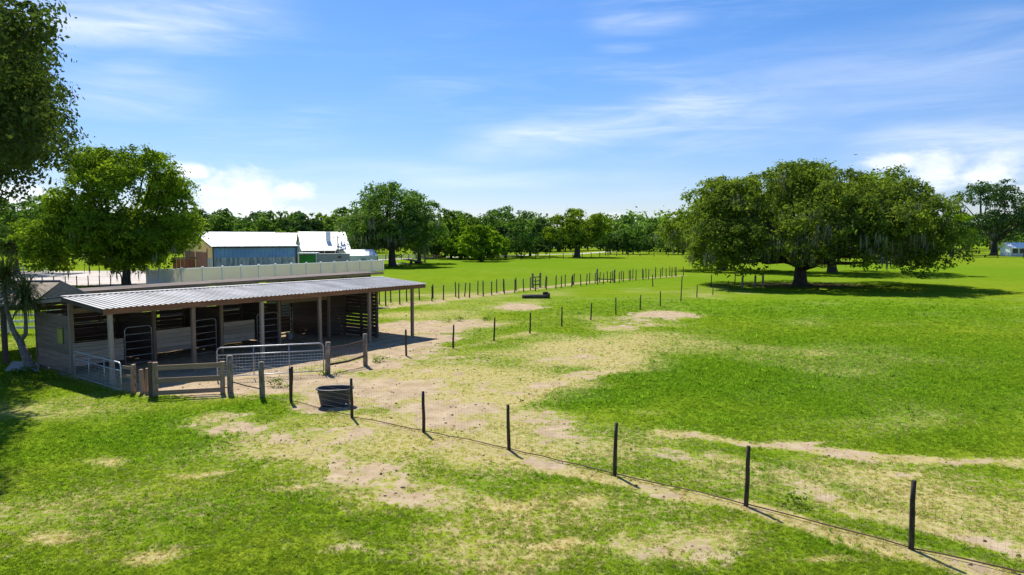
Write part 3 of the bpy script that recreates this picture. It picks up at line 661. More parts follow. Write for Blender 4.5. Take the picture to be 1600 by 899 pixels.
# ------------------------------------------------------------------ board and post primitives (shared meshes)
def unit_board(name, mat):
    mb = MB(); mb.box((0, 0, 0), (1, 1, 1)); return mb.mesh(name, M[mat])
BOARD = {k: unit_board('board_' + k, k) for k in ('wood_grey', 'wood_pale', 'wood_dark', 'wood_brown', 'white', 'panel_grey', 'blue', 'soffit', 'trim_dark', 'sheet', 'yellow', 'rust_red', 'green', 'trailer', 'glass_dark', 'concrete', 'white_roof', 'orange', 'junk', 'steel', 'olive', 'roof', 'vinyl_white')}
def board(name, mat, parent, c, size, rot=(0, 0, 0), jig=0.0):
    rot = tuple(r_ + random.uniform(-jig, jig) for r_ in rot)
    return part(name, BOARD[mat], parent, c, rot, size)
def post_mesh(name, h, r, mat, n=9, taper=.88):
    mb = MB(); rr = random.Random(name + str(h)); pts, rad = [], []
    for k in range(5):
        f = k / 4; pts.append((rr.uniform(-.01, .01), rr.uniform(-.01, .01), -.25 + (h + .25) * f)); rad.append(r * (1 + (taper - 1) * f) * rr.uniform(.95, 1.05))
    mb.tube(pts, rad, n); return mb.mesh(name, M[mat], True)
PTALL = post_mesh('post', 1.22, .05, 'post_dark'); PTHICK = post_mesh('post', 1.30, .105, 'post_wood', 10, .95); PFAR = post_mesh('post', 1.38, .06, 'post_dark', 7)
PMID = post_mesh('post', 1.25, .085, 'post_dark', 8)

# ------------------------------------------------------------------ the horse shed
shed = thing('horse_shed', 'long open-fronted wooden horse shed with ribbed metal roof', 'shed', SH0, SHA)
BAY = 3.28
def zroof(y_): return 2.95 + .27 * (y_ + .25) / 3.75 if y_ < 3.5 else 3.22 - .34 * (y_ - 3.5) / 3.6
# ribbed roof sheets, one by one
def sheet_mesh(y0, y1, name, w_=.885, ribs=4, h=.03):
    mb = MB(); xs, zs = [], []
    for k in range(ribs):
        x0 = k * w_ / ribs; q = w_ / ribs
        for f, hh in ((0, 0), (.55, 0), (.66, h), (.84, h), (.95, 0)): xs.append(x0 + f * q); zs.append(hh)
    xs.append(w_ + .012); zs.append(0)
    z0, z1 = zroof(y0), zroof(y1); n = len(xs)
    mb.v = [(xs[k], y0, z0 + zs[k]) for k in range(n)] + [(xs[k], y1, z1 + zs[k]) for k in range(n)]
    mb.f = [(k, k + 1, n + k + 1, n + k) for k in range(n - 1)]
    return mb.mesh(name, M['roof'])
fs, bs = sheet_mesh(-.25, 3.5, 'roof_sheet'), sheet_mesh(3.5, 7.1, 'roof_sheet')
for k in range(20):
    jz = (k % 2) * .004 + random.uniform(0, .003)
    part('roof_sheet', fs, shed, (-.35 + k * .888, random.uniform(-.03, .03), jz)); part('roof_sheet', bs, shed, (-.35 + k * .888, random.uniform(-.03, .03), jz))
mb = MB(); mb.quad((-.35, 3.34, 3.260), (17.42, 3.34, 3.260), (17.42, 3.5, 3.280), (-.35, 3.5, 3.280)); mb.quad((-.35, 3.5, 3.280), (17.42, 3.5, 3.280), (17.42, 3.66, 3.257), (-.35, 3.66, 3.257)); mb.obj('ridge_cap', M['roof'], shed)
# fascia, rakes, beams, rafters, purlins
for k in range(4):
    L_ = 17.7 / 4; board('fascia_board', 'wood_brown', shed, (-.3 + L_ * (k + .5), -.12 + .004 * (k % 2), 2.83), (L_ - .01, .045, .235), (0, random.uniform(-.003, .003), 0))
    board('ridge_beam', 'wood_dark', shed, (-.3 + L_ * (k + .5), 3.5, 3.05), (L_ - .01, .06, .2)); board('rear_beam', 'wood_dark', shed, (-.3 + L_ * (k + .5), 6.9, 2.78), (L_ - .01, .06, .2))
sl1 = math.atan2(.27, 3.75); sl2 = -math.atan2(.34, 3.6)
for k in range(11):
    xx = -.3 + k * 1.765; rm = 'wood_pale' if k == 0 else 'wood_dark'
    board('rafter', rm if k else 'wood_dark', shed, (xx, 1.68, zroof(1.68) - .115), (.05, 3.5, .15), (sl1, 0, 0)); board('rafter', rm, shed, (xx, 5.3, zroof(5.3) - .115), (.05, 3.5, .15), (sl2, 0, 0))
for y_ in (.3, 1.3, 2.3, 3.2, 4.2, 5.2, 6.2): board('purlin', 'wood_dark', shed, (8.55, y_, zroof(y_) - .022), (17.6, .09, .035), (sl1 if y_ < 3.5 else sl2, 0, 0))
# posts
def sq_post(x_, y_, h, w_=.16, mat='wood_grey', lean=.006):
    return board('post', mat, shed, (x_, y_, h / 2 - .1), (w_, w_, h + .2), (0, 0, 0), lean)
def up_post(x_, y_, h, w_=.16, mat='wood_grey'):       # grain runs up: the board's long axis is local x
    return part('post', BOARD[mat], shed, (x_, y_, h / 2 - .08), (random.uniform(-.02, .02), math.pi / 2 + random.uniform(-.008, .008), 0), (h + .16, w_, w_))
for k in range(6):
    up_post(k * BAY, 0, 2.72, .145, 'wood_pale' if k in (0, 2) else 'wood_grey')
    up_post(k * BAY + (.05 if k else -.02), 3.42, 2.98, .13, 'wood_grey')
    if k < 5: up_post(k * BAY, 6.82, 2.7, .13, 'wood_dark')
# left end wall planks, full weatherboards
for k in range(12):
    board('plank', 'wood_grey', shed, (-.09 + random.uniform(-.006, .006), 5.12, .12 + k * .2), (3.32 * 1, .035, .192), (0, 0, math.pi / 2), .004)
up_post(-.07, 3.44, 3.0, .10, 'wood_pale'); up_post(-.09, 6.84, 2.5, .1, 'wood_grey')
# back wall slats with daylight between them
for k in range(5):
    for j in range(13):
        if k == 3 and 4 < j < 9: continue
        gap = .215 if j > 7 else .2
        zc = .14 + j * gap
        if zc > 2.62: continue
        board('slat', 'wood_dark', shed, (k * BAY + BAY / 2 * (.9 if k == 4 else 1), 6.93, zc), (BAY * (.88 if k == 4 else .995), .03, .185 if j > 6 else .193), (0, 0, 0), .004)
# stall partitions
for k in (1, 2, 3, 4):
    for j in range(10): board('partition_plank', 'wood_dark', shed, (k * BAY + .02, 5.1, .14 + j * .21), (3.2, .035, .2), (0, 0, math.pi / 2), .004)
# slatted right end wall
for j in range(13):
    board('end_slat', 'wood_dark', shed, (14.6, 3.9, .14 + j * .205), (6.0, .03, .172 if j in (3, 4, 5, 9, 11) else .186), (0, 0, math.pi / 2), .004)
for y_ in (.92, 2.2, 3.7, 5.2): up_post(14.5, y_, 2.8, .12, 'wood_dark')
# half-height stall fronts
def front(x0, x1, z0, z1, n, mat='wood_pale', y_=3.33):
    hh = (z1 - z0) / n
    for j in range(n): board('stall_plank', mat, shed, ((x0 + x1) / 2, y_ + random.uniform(-.006, .006), z0 + hh * (j + .5)), (x1 - x0, .04, hh - .012), (0, 0, 0), .005)
front(-.05, 1.95, .32, 1.28, 5); front(BAY + .1, 5.05, .42, 1.45, 5); front(2 * BAY + .1, 8.35, .45, 1.48, 5); front(3 * BAY + .1, 4 * BAY - .1, 2.15, 2.6, 2, 'wood_grey')
front(-.05, 3.2, 2.5, 2.72, 1, 'wood_grey')
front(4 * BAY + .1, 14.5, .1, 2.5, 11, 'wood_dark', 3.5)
# tubular stall gates
def tube_gate(name, parent, w_, h, nr, mat, loc=(0, 0, 0), rot=(0, 0, 0), r=.022, uprights=0, mesh=None, z0=.12):
    g_ = bpy.data.objects.new(name, None); g_.location = loc; g_.rotation_euler = rot; g_.empty_display_size = .2; link(g_, parent)
    c_ = .14; pts = [(0, 0, z0), (0, 0, h - c_), (c_ * .3, 0, h - c_ * .3), (c_, 0, h), (w_ - c_, 0, h), (w_ - c_ * .3, 0, h - c_ * .3), (w_, 0, h - c_), (w_, 0, z0)]
    mb = MB(); mb.tube(pts, r, 8); mb.obj('frame', mat, g_, True)
    rm = None
    for k in range(nr):
        zz = z0 + (h - z0) * k / nr
        if rm is None: mb = MB(); mb.tube([(0, 0, 0), (w_, 0, 0)], r * .8, 8); rm = mb.mesh('rail', mat, True)
        part('rail', rm, g_, (0, 0, zz))
    if uprights:
        mb = MB(); mb.tube([(0, 0, z0), (0, 0, h)], r * .75, 8); um = mb.mesh('upright', mat, True)
        for k in range(uprights): part('upright', um, g_, (w_ * (k + 1) / (uprights + 1), .0, 0))
    return g_
tube_gate('stall_gate', shed, 1.15, 1.72, 5, M['steel_dull'], (2.0, 3.3, 0))
tube_gate('stall_gate', shed, 1.15, 1.72, 5, M['steel_dull'], (5.2, 3.3, 0), (0, 0, R(8)))
tube_gate('stall_gate', shed, 1.15, 1.75, 5, M['steel_dull'], (8.5, 3.3, 0), (0, 0, R(-6)))
tube_gate('stall_gate', shed, 1.1, 1.65, 5, M['steel_dull'], (11.6, 4.6, 0), (0, 0, R(60)))
# yellow board hung on the end wall
p0 = SH0 + SN * 4.25 + ST * -.15
yb = thing('wall_board', 'small yellow-green board hung on the weathered end wall of the shed', 'sign', (p0.x, p0.y, 1.22), SHA + math.pi / 2)
board('panel', 'olive', yb, (0, 0, .34), (.5, .02, .68)); board('batten', 'wood_dark', yb, (0, .013, .64), (.44, .02, .03))
# open halter bits and feed tub shapes inside the shed's fourth bay: a pale feed bucket
fb = thing('feed_bucket', 'pale grey feed bucket on the dirt inside the shed', 'bucket', SH0 + ST * 11.3 + SN * 4.5)
mb = MB(); mb.tube([(0, 0, 0), (0, 0, .38)], [.17, .22], 14, False); mb.tube([(0, 0, .02), (0, 0, .375)], [.15, .2], 14, False); mb.quad(*[(.17 * math.cos(a * .449), .17 * math.sin(a * .449), .015) for a in range(14)])
mb.obj('body', M['steel_dull'], fb, True); mb = MB(); mb.tube([(.22 * math.cos(a * .349), .02, .38 + .22 * math.sin(a * .349)) for a in range(10)], .008, 5); mb.obj('handle', M['wire'], fb, True)

# ------------------------------------------------------------------ paddock gates and corner posts
def yaw(a, b_): return math.atan2(b_.y - a.y, b_.x - a.x)
def span_gate(name, label, a, b_, h, nr, upr, mesh_to, cat='gate'):
    L_ = (b_ - a).length; g_ = thing(name, label, cat, a, yaw(a, b_))
    sub = tube_gate('gate_leaf', g_, L_, h, 0, M['steel'], r=.026, uprights=upr)
    mb = MB(); mb.tube([(0, 0, 0), (L_, 0, 0)], .022, 8); rm = mb.mesh('rail', M['steel'], True)
    part('rail', rm, sub, (0, 0, .12)); part('rail', rm, sub, (0, 0, h - .3))
    mb = MB()
    k = .12
    while k < h - .35: mb.tube([(0, .012, k), (L_, .012, k)], .005, 4, False); k += .12
    k = .1
    while k < L_: mb.tube([(k, .012, .12), (k, .012, h - .3)], .0032, 4, False); k += .12
    mb.obj('wire_panel', M['steel'], sub)
    return g_
ga, gb = G(340, 594), G(506, 584)
span_gate('tube_gate', 'long silver tube gate with wire mesh in front of the shed', ga, gb, 1.28, 0, 2, 0)
ha, hb = G(117, 592), G(190, 615)
span_gate('tube_gate', 'short silver mesh gate at the left corner of the shed', ha, hb, 1.12, 0, 2, 0)
def single_post(u, v, me, label, s=(1, 1, 1), rot=(0, 0, 0), cat='post', name='fence_post'):
    o = part(name, me, None, G(u, v), rot, s); tag(o, label, cat); return o
single_post(512, 584, PTHICK, 'thick grey post hinging the right end of the long tube gate', (1.05, 1.05, 1.02), (0, R(1.5), 0))
single_post(360, 613, PTHICK, 'thick round post between the wooden gate and the long tube gate', (.98, .98, 1.04))
single_post(410, 621, PTHICK, 'thick grey post right of the wooden gate, carrying a wire', (.92, .92, .98), (R(2), 0, 0))
single_post(571, 571, PTHICK, 'thick grey post at the end of the brown wire panel', (1.0, 1.0, 1.08))
for (u, v, w_, h, lab, rz_) in ((209, 613, .21, 1.02, 'broad upright plank left of the two narrow gate planks', .05), (222, 614, .16, .86, 'narrow upright plank beside the wooden gate, standing straight', -.05), (230, 612, .15, .86, 'narrow upright plank leaning next to the wooden gate post', .1)):
    o = part('plank_post', BOARD['wood_grey'], None, G(u, v) + Vector((0, 0, h / 2 - .06)), (0, math.pi / 2 + rz_ * .6, SHA * 0 + rz_), (h + .12, w_, .09)); tag(o, lab, 'post')
# plank rails joining the upright plank to the tube gate
pr = thing('plank_rails', 'short grey plank rails joining the silver mesh gate to the plank post', 'fence', G(196, 612), yaw(G(196, 612), G(208, 613)))
for zc in (.25, .55, .88): board('rail', 'wood_grey', pr, (.15, .05, zc), (.62, .035, .12), (0, 0, 0), .02)
# three-rail wooden gate
wa, wb = G(243, 620), G(348, 614)
wg = thing('wooden_gate', 'grey three-rail wooden gate section at the paddock corner', 'gate', wa, yaw(wa, wb)); L_ = (wb - wa).length
for zc, hh in ((1.03, .18), (.56, .19), (.13, .16)): board('rail', 'wood_grey', wg, (L_ / 2, -.03, zc), (L_ - .05, .045, hh), (0, 0, 0), .006)
for x_, h in ((.0, 1.2), (L_, 1.12)): part('post', BOARD['wood_grey'], wg, (x_, .05, h / 2 - .08), (0, math.pi / 2 + .015, 0), (h + .2, .17, .15))
part('post', BOARD['wood_dark'], wg, (-.16, .1, .55), (0, math.pi / 2, 0), (1.35, .12, .14))
# brown wire panel with bottom pole
ba, bb = G(516, 583), G(568, 571); bw = thing('wire_panel_fence', 'short rusty wire panel with a bottom pole beside the tube gate', 'fence', ba, yaw(ba, bb)); L_ = (bb - ba).length
mb = MB(); mb.tube([(0, 0, .36), (L_ * .5, 0, .33), (L_, 0, .40)], .05, 8); mb.obj('pole', M['post_dark'], bw, True)
mb = MB()
for k in range(9): mb.tube([(0, 0, .45 + k * .075), (L_ * .5, 0, .43 + k * .075), (L_, 0, .47 + k * .078)], .0055, 4, False)
for k in range(22): mb.tube([(L_ * k / 21, 0, .42), (L_ * k / 21, 0, 1.08)], .004, 4, False)
mb.obj('wire_mesh', M['rust_wire'], bw); mb = MB(); mb.tube([(0, 0, 1.07), (L_ * .5, 0, 1.05), (L_, 0, 1.1)], .018, 6); mb.obj('top_cable', M['rust_wire'], bw)

# ------------------------------------------------------------------ wire fences
def wire_fence(name, label, pts, post, hz=1.12, fine=True, nw=8, pw=.1, mat='wire', rw=.0015, lean=.04, skip_wire=(), scale_post=None):
    o = thing(name, label, 'fence', pts[0])
    for k, p_ in enumerate(pts):
        s_ = random.uniform(.96, 1.05); part('post', post, o, p_ - pts[0], (random.uniform(-lean, lean), random.uniform(-lean, lean), random.uniform(0, 6)), (1, 1, s_))
    for k in range(len(pts) - 1):
        if k in skip_wire: continue
        a, b_ = pts[k] - pts[0], pts[k + 1] - pts[0]; mb = MB(); L_ = (b_ - a).length
        for j in range(nw):
            zz = .06 + (hz - .06) * j / (nw - 1); mid = (a + b_) / 2 + Vector((0, 0, zz - random.uniform(.005, .02)))
            mb.tube([a + Vector((0, 0, zz)), mid, b_ + Vector((0, 0, zz))], rw, 3, False)
        if fine:
            n = int(L_ / pw)
            for j in range(n): q = a.lerp(b_, (j + .5) / n); mb.tube([q + Vector((0, 0, .05)), q + Vector((0, 0, hz))], rw * .8, 3, False)
        mb.obj('wire_mesh', M[mat], o)
    return o
near = [G(412, 621), G(455, 628), G(550, 652), G(662, 675), G(795, 703), G(960, 742), G(1166, 790), G(1423, 858), Vector((9.55, 10.35, 0)), Vector((11.9, 8.3, 0))]
nf = wire_fence('wire_fence', 'woven wire fence on dark posts crossing the foreground to lower right', near[1:], PTALL)
mb = MB(); a0 = near[1]
for a, b_ in zip(near[1:-1], near[2:]):
    pts = [(a.lerp(b_, q / 6) - a0) + Vector((random.uniform(-.03, .03), random.uniform(-.03, .03), .03 + random.uniform(-.01, .02))) for q in range(7)]
    mb.tube(pts, .014, 5)
mb.obj('bottom_cable', M['rust_wire'], nf)
wire_fence('wire_fence', 'short wire span between the thick post and the foreground fence', [G(411, 621), G(455, 628)], PTALL, fine=False, nw=4, rw=.006).children[0].scale = (.8, .8, .7)
wl = thing('wire_span', 'slack dark cable strung between the two thick posts', 'wire', G(360, 612)); dv = G(410, 620) - G(360, 612)
mb = MB(); mb.tube([(0, 0, .38), dv * .5 + Vector((0, 0, .30)), dv + Vector((0, 0, .27))], .022, 6); mb.obj('lower_cable', M['post_dark'], wl)
mb = MB(); mb.tube([(0, 0, 1.0), dv * .5 + Vector((0, 0, .92)), dv + Vector((0, 0, 1.0))], .01, 6); mb.obj('upper_cable', M['post_wood'], wl)
field = [G(571, 571), G(634.5, 556), G(708, 544), G(772, 532), G(828, 521), G(878, 510), G(923, 500), G(962.5, 492), G(1000, 485), G(1032, 479), G(1064, 471), G(1089, 465), G(1114, 461), G(1138, 457.5)]
wire_fence('wire_fence', 'wire fence on slim dark posts dividing the bare paddock from the field', field[1:], PTALL, nw=7, pw=.15)
wire_fence('wire_fence', 'first wire span from the grey post to the field fence', field[:2], PTALL, fine=False, nw=6).children[0].scale = (.6, .6, .7)
for (u, v, lab) in ((1160, 451, 'left of three stout posts in the shade of the broad oak'), (1180, 450, 'middle of three stout posts in the shade of the broad oak'), (1192, 448, 'right of three stout posts in the shade of the broad oak')):
    single_post(u, v, PTHICK, lab, (1.15, 1.15, 1.05))
wire_fence('wire_fence', 'sparse wire fence behind the stout posts under the broad oak', [G(1020, 448), G(1065, 450), G(1111, 448), G(1148, 447), G(1192, 446)], PFAR, fine=False, nw=3)
# double fence beyond the paddock
A0, A1 = G(600, 478), G(1067, 431.5); nrow = 34
row1 = [A0.lerp(A1, k / (nrow - 1)) + Vector((random.uniform(-.25, .25), random.uniform(-.3, .3), 0)) for k in range(nrow)]
row2 = [p_ + Vector((-.9, 1.5, 0)) + Vector((random.uniform(-.5, .5), random.uniform(-.4, .4), 0)) for p_ in row1]
wire_fence('wire_fence', 'nearer row of the double post and wire fence beyond the paddock', row1, PFAR, fine=False, nw=6, hz=1.25, lean=.04, rw=.007, skip_wire=(20, 21))
wire_fence('wire_fence', 'rear row of the double post and wire fence beyond the paddock', row2, PFAR, fine=False, nw=6, hz=1.25, lean=.06, rw=.007)
def hbrace(u0, v0, u1, v1, lab, rails):
    a, b_ = G(u0, v0), G(u1, v1); o = thing('fence_brace', lab, 'fence', a, yaw(a, b_)); L_ = (b_ - a).length
    for x_ in (0, L_): part('post', PTHICK, o, (x_, 0, 0), (0, 0, 0), (1.2, 1.2, 1.28))
    for zz in rails: mb = MB(); mb.tube([(0, 0, zz), (L_, 0, zz)], .06, 7); mb.obj('rail', M['post_dark'], o, True)
for o in (hbrace(832, 450, 844, 449, 'ladder-like brace of two posts in the double fence', (.35, .75, 1.2)), hbrace(933, 440, 960, 442, 'gateway of two heavy posts in the double fence', (.35,))): pass
# far fences
def far_fence(label, pts, step, post=PFAR, rails=0, name='field_fence', scale=1.0, mat='wire', rr=.01):
    P_ = []
    for a, b_ in zip(pts[:-1], pts[1:]):
        n = max(1, int((b_ - a).length / step)); P_ += [a.lerp(b_, k / n) for k in range(n)]
    P_.append(pts[-1]); o = thing(name, label, 'fence', P_[0])
    for p_ in P_: part('post', post, o, p_ - P_[0], (0, 0, 0), (scale, scale, 1))
    for j in range(rails):
        mb = MB(); zz = .3 + .9 * j / max(1, rails - 1)
        for a, b_ in zip(P_[:-1], P_[1:]): mb.tube([a - P_[0] + Vector((0, 0, zz)), b_ - P_[0] + Vector((0, 0, zz))], rr, 4, False)
        mb.obj('rail', M[mat], o)
    return o
PVF = post_mesh('post', 1.45, .11, 'post_dark', 6)
far_fence('far post fence along the sandy track below the tree row', [G(700, 404.5), G(790, 407), G(880, 404), G(950, 401)], 5.0, PVF, 2)
far_fence('far post fence crossing the field right of the spreading oak', [G(946, 400), G(1000, 401), G(1066, 401)], 4.0, PVF, 2)
far_fence('far dark rail fence in front of the middle tree row', [G(690, 398), G(770, 396.5), G(860, 393), G(900, 392)], 4.5, PVF, 3, mat='post_dark', rr=.06)
far_fence('far rail fence beyond the field at the right edge', [G(1440, 402), G(1520, 403), G(1640, 404)], 5, PVF, 3, mat='post_dark', rr=.05)
far_fence('distant rail fence behind the dark oak at the right', [G(1470, 394), G(1560, 393.5), G(1660, 393)], 9, PVF, 2, mat='post_dark', rr=.07)
far_fence('row of dark posts edging the sandy yard on the left', [G(48, 451), G(120, 450), G(190, 448)], 1.1, PFAR, 2)
PW = post_mesh('post', 1.35, .09, 'white', 6)
far_fence('pale rail fence at the left edge behind the palm', [G(-140, 430), G(0, 429), G(72, 428)], 3.0, PW, 3, mat='junk', rr=.06)
far_fence('grey rail pens behind the lone mossy oak', [G(590, 407), G(650, 404.5), G(690, 403)], 3.2, PVF, 4, mat='junk', rr=.07)

# ------------------------------------------------------------------ stock tank
tk = thing('stock_tank', 'black oval plastic stock tank beside the wire fence', 'trough', G(524, 633), R(8))
def oval(rx, ry, z_, n=36):
    out = []
    for k in range(n):
        a = 2 * math.pi * k / n; cx, sx = math.cos(a), math.sin(a)
        out.append((rx * abs(cx) ** .75 * (1 if cx > 0 else -1), ry * abs(sx) ** .8 * (1 if sx > 0 else -1), z_))
    return out
def loft(mb, rings):
    i0 = len(mb.v); n = len(rings[0])
    for r_ in rings: mb.v += r_
    for k in range(len(rings) - 1):
        for j in range(n): mb.f.append((i0 + k * n + j, i0 + k * n + (j + 1) % n, i0 + (k + 1) * n + (j + 1) % n, i0 + (k + 1) * n + j))
rings = [oval(.47, .30, 0)]
for k in range(7):
    z0 = .03 + k * .075; f = z0 / .58
    rings += [oval(.48 + .10 * f, .31 + .08 * f, z0), oval(.487 + .10 * f, .317 + .08 * f, z0 + .02), oval(.487 + .10 * f, .317 + .08 * f, z0 + .05), oval(.48 + .10 * f, .31 + .08 * f, z0 + .06)]
rings += [oval(.585, .39, .57)]
mb = MB(); loft(mb, rings); loft(mb, [oval(.565, .372, .58), oval(.46, .29, .04)]); mb.quad(*oval(.46, .29, .04)); mb.obj('body', M['plastic'], tk, True)
mb = MB(); loft(mb, [oval(.585, .39, .555), oval(.625, .43, .56), oval(.63, .435, .585), oval(.61, .415, .6), oval(.57, .375, .595), oval(.565, .372, .57)]); mb.obj('rim', M['plastic'], tk, True)
mb = MB(); mb.tube([(.37, -.30, .10), (.385, -.345, .10)], .032, 10); mb.obj('drain_plug', M['white_plug'], tk, True)
mb = MB(); mb.quad(*oval(.52, .33, .36)); wt = mb.obj('water', M['glass_dark'], tk)
# ------------------------------------------------------------------ two logs lying in the paddock
lg = thing('log_jump', 'pair of dark logs stacked low on the grass beyond the paddock', 'logs', G(836, 466), R(4))
for (y_, z_, x0, x1) in ((-.28, .17, -1.25, 1.2), (.18, .17, -1.15, 1.1), (-.03, .44, .75, 1.25)):
    mb = MB(); mb.tube([(x0, y_, z_), ((x0 + x1) / 2, y_ + .02, z_ + .01), (x1, y_, z_)], [.16, .17, .165], 10); mb.obj('log', M['bark'] if z_ < .3 else M['post_dark'], lg, True)
board('end_block', 'wood_dark', lg, (1.25, -.02, .24), (.25, .7, .48))

# ------------------------------------------------------------------ rear low shed
rl, rr_ = AT(52, 33.9), AT(598, 57.0)
RL = (rr_ - rl).length
rs = thing('rear_shed', 'long low flat-roofed wooden shed behind the horse shed', 'shed', rl, yaw(rl, rr_))
for k in range(12):
    L_ = RL / 12; board('roof_board', 'wood_dark', rs, (L_ * (k + .5), 1.45, 2.78 + .003 * (k % 2)), (L_ - .02, 3.0, .05), (R(-.6), 0, 0))
    board('fascia', 'wood_grey', rs, (L_ * (k + .5), -.08, 2.71), (L_ - .01, .05, .12))
def u2x(u): # where along the shed front a photo column falls
    q = (u - 800) / F; d = (rr_ - rl) / RL; return (q * rl.y - rl.x) / (d.x - q * d.y)
for u0, u1 in ((112, 238), (266, 339), (355, 422), (434, 596)):
    x0, x1 = u2x(u0), u2x(u1); n = max(1, round((x1 - x0) / 3)); st_ = (x1 - x0) / n
    for k in range(n):
        for j in range(13): board('wall_plank', 'wood_dark', rs, (x0 + st_ * (k + .5), 1.2, .12 + j * .208), (st_ - .01, .035, .198), (0, 0, 0), .003)
x_ = .1
while x_ < RL: part('post', BOARD['wood_dark'], rs, (x_, .05, 1.27), (0, math.pi / 2, 0), (2.68, .14, .14)); x_ += 3.1

# ------------------------------------------------------------------ white-framed privacy fence
f0, f1 = AT(248.5, 83), AT(598.5, 119.5)
pf = thing('panel_fence', 'privacy fence of grey panels in white frames behind the sheds', 'fence', f0, yaw(f0, f1)); L_ = (f1 - f0).length / 14
for k in range(14):
    board('panel', 'panel_grey', pf, (L_ * (k + .5), 0, .94), (L_ - .14, .05, 1.66), (0, 0, 0), .001)
    board('top_rail', 'vinyl_white', pf, (L_ * (k + .5), 0, 1.82), (L_ - .14, .08, .12)); board('bottom_rail', 'vinyl_white', pf, (L_ * (k + .5), 0, .08), (L_ - .14, .08, .1))
mb = MB(); mb.box((0, 0, .98), (.24, .2, 1.96)); mb.v += [(-.15, -.13, 1.96), (.15, -.13, 1.96), (.15, .13, 1.96), (-.15, .13, 1.96), (0, 0, 2.06)]; q = len(mb.v) - 5
mb.f += [(q, q + 1, q + 4), (q + 1, q + 2, q + 4), (q + 2, q + 3, q + 4), (q + 3, q, q + 4)]; pme = mb.mesh('post', M['vinyl_white'])
for k in range(15): part('post', pme, pf, (L_ * k, 0, 0))
ret = thing('panel_fence', 'short white fence return at the left end of the privacy fence', 'fence', f0 + Vector((-.05, .15, 0)), R(150))
for k in range(1): board('panel', 'white', ret, (1.3, 0, .85), (2.4, .05, 1.6)); board('top_rail', 'white', ret, (1.3, 0, 1.72), (2.5, .09, .1)); part('post', pme, ret, (2.6, 0, 0))

# ------------------------------------------------------------------ farm buildings
def ribbed(name, L_, H_, parent, mat, loc, rot, pitch_=.6, d_=.05):
    """sheet in local x (length) and z (height) with small standing ribs"""
    mb = MB(); n = int(L_ / pitch_); xs = []
    for k in range(n):
        x0 = k * L_ / n; q = L_ / n; xs += [(x0, 0), (x0 + q * .7, 0), (x0 + q * .76, d_), (x0 + q * .9, d_), (x0 + q * .96, 0)]
    xs.append((L_, 0)); m_ = len(xs)
    mb.v = [(a, -b_, 0) for a, b_ in xs] + [(a, -b_, H_) for a, b_ in xs]; mb.f = [(k, k + 1, m_ + k + 1, m_ + k) for k in range(m_ - 1)]
    o = mb.obj(name, M[mat], parent); o.location = loc; o.rotation_euler = rot; return o
def gable_house(name, label, loc, rz, L_, W_, ze, zr, wall, roof, gable, trim='trim_dark', over=.35, low=None):
    o = thing(name, label, 'building', loc, rz)
    if low:
        ribbed('siding', L_, ze - low[1], o, wall, (0, 0, low[1]), (0, 0, 0)); mb = MB(); n = int(L_ / .35)
        for k in range(n):
            xa, xb = L_ * k / n, L_ * (k + 1) / n; mb.quad((xa, .05 * (k % 2), 0), (xb, .05 * ((k + 1) % 2), 0), (xb, .03, low[1] + .02), (xa, .03, low[1] + .02))
        mb.obj('sheeting', M[low[0]], o)
    else: ribbed('siding', L_, ze, o, wall, (0, 0, 0), (0, 0, 0))
    ribbed('rear_siding', L_, ze, o, wall, (L_, W_, 0), (0, 0, math.pi))
    for x_, nm in ((0, 'gable_wall'), (L_, 'gable_wall')):
        mb = MB(); mb.quad(*((x_, 0, 0), (x_, W_, 0), (x_, W_, ze), (x_, W_ / 2, zr), (x_, 0, ze))[::(1 if x_ else -1)]); mb.obj(nm, M[gable], o)
    th = math.atan2(zr - ze, W_ / 2); sl = math.hypot(zr - ze, W_ / 2) + over
    n = max(3, int((L_ + 2 * over) / 1.0)); pw_ = (L_ + 2 * over) / n
    for k in range(n):
        for sgn in (1, -1):
            mb = MB(); mb.box((0, 0, 0), (pw_ - .03, sl, .05)); mb.box((pw_ / 2 - .03, 0, .045), (.05, sl, .05))
            yc = W_ / 2 - sgn * math.cos(th) * sl / 2; zc = zr - math.sin(th) * sl / 2 + .04
            q = mb.obj('roof_panel', M[roof], o); q.location = (-over + pw_ * (k + .5), yc, zc); q.rotation_euler = (sgn * th, 0, 0)
    for x_ in (-.03, L_ + .03): board('corner_trim', trim, o, (x_, -.02, ze / 2), (.14, .14, ze))
    board('eave_trim', trim, o, (L_ / 2, -.09 - over * .6, ze - .2), (L_ + over, .05, .16))
    for sgn in (1, -1): board('rake_trim', trim, o, (-over - .02, W_ / 2 - sgn * math.cos(th) * sl / 2, zr - math.sin(th) * sl / 2 - .08), (.06, sl, .2), (sgn * th, 0, 0))
    return o
bb_ = gable_house('metal_barn', 'blue metal barn with white roof and yellow gable end', AT(333.5, 106), R(35), 12.8, 26, 4.4, 6.7, 'blue', 'white_roof', 'yellow', low=('sheet', 2.6))
board('barn_door', 'rust_red', bb_, (-.06, 9.0, 1.7), (.05, 9.0, 3.3)); board('barn_door', 'rust_red', bb_, (-.08, 19.0, 1.7), (.05, 8.0, 3.3))
board('gable_trim', 'trim_dark', bb_, (-.07, 4.35, 2.0), (.06, .25, 4.0)); mb = MB()
for k in range(9): mb.quad((-.05, .15 + k * .45, 0), (-.05 - .06 * (k % 2), .6 + k * .45, 0), (-.05 - .06 * (k % 2), .6 + k * .45, 2.5), (-.05, .15 + k * .45, 2.5))
mb.obj('end_sheeting', M['sheet'], bb_)
b3 = gable_house('metal_barn', 'pale roof ridge of a barn just behind the blue metal barn', AT(322, 138), R(20), 20, 12, 4.4, 6.75, 'trailer', 'white_roof', 'trailer')
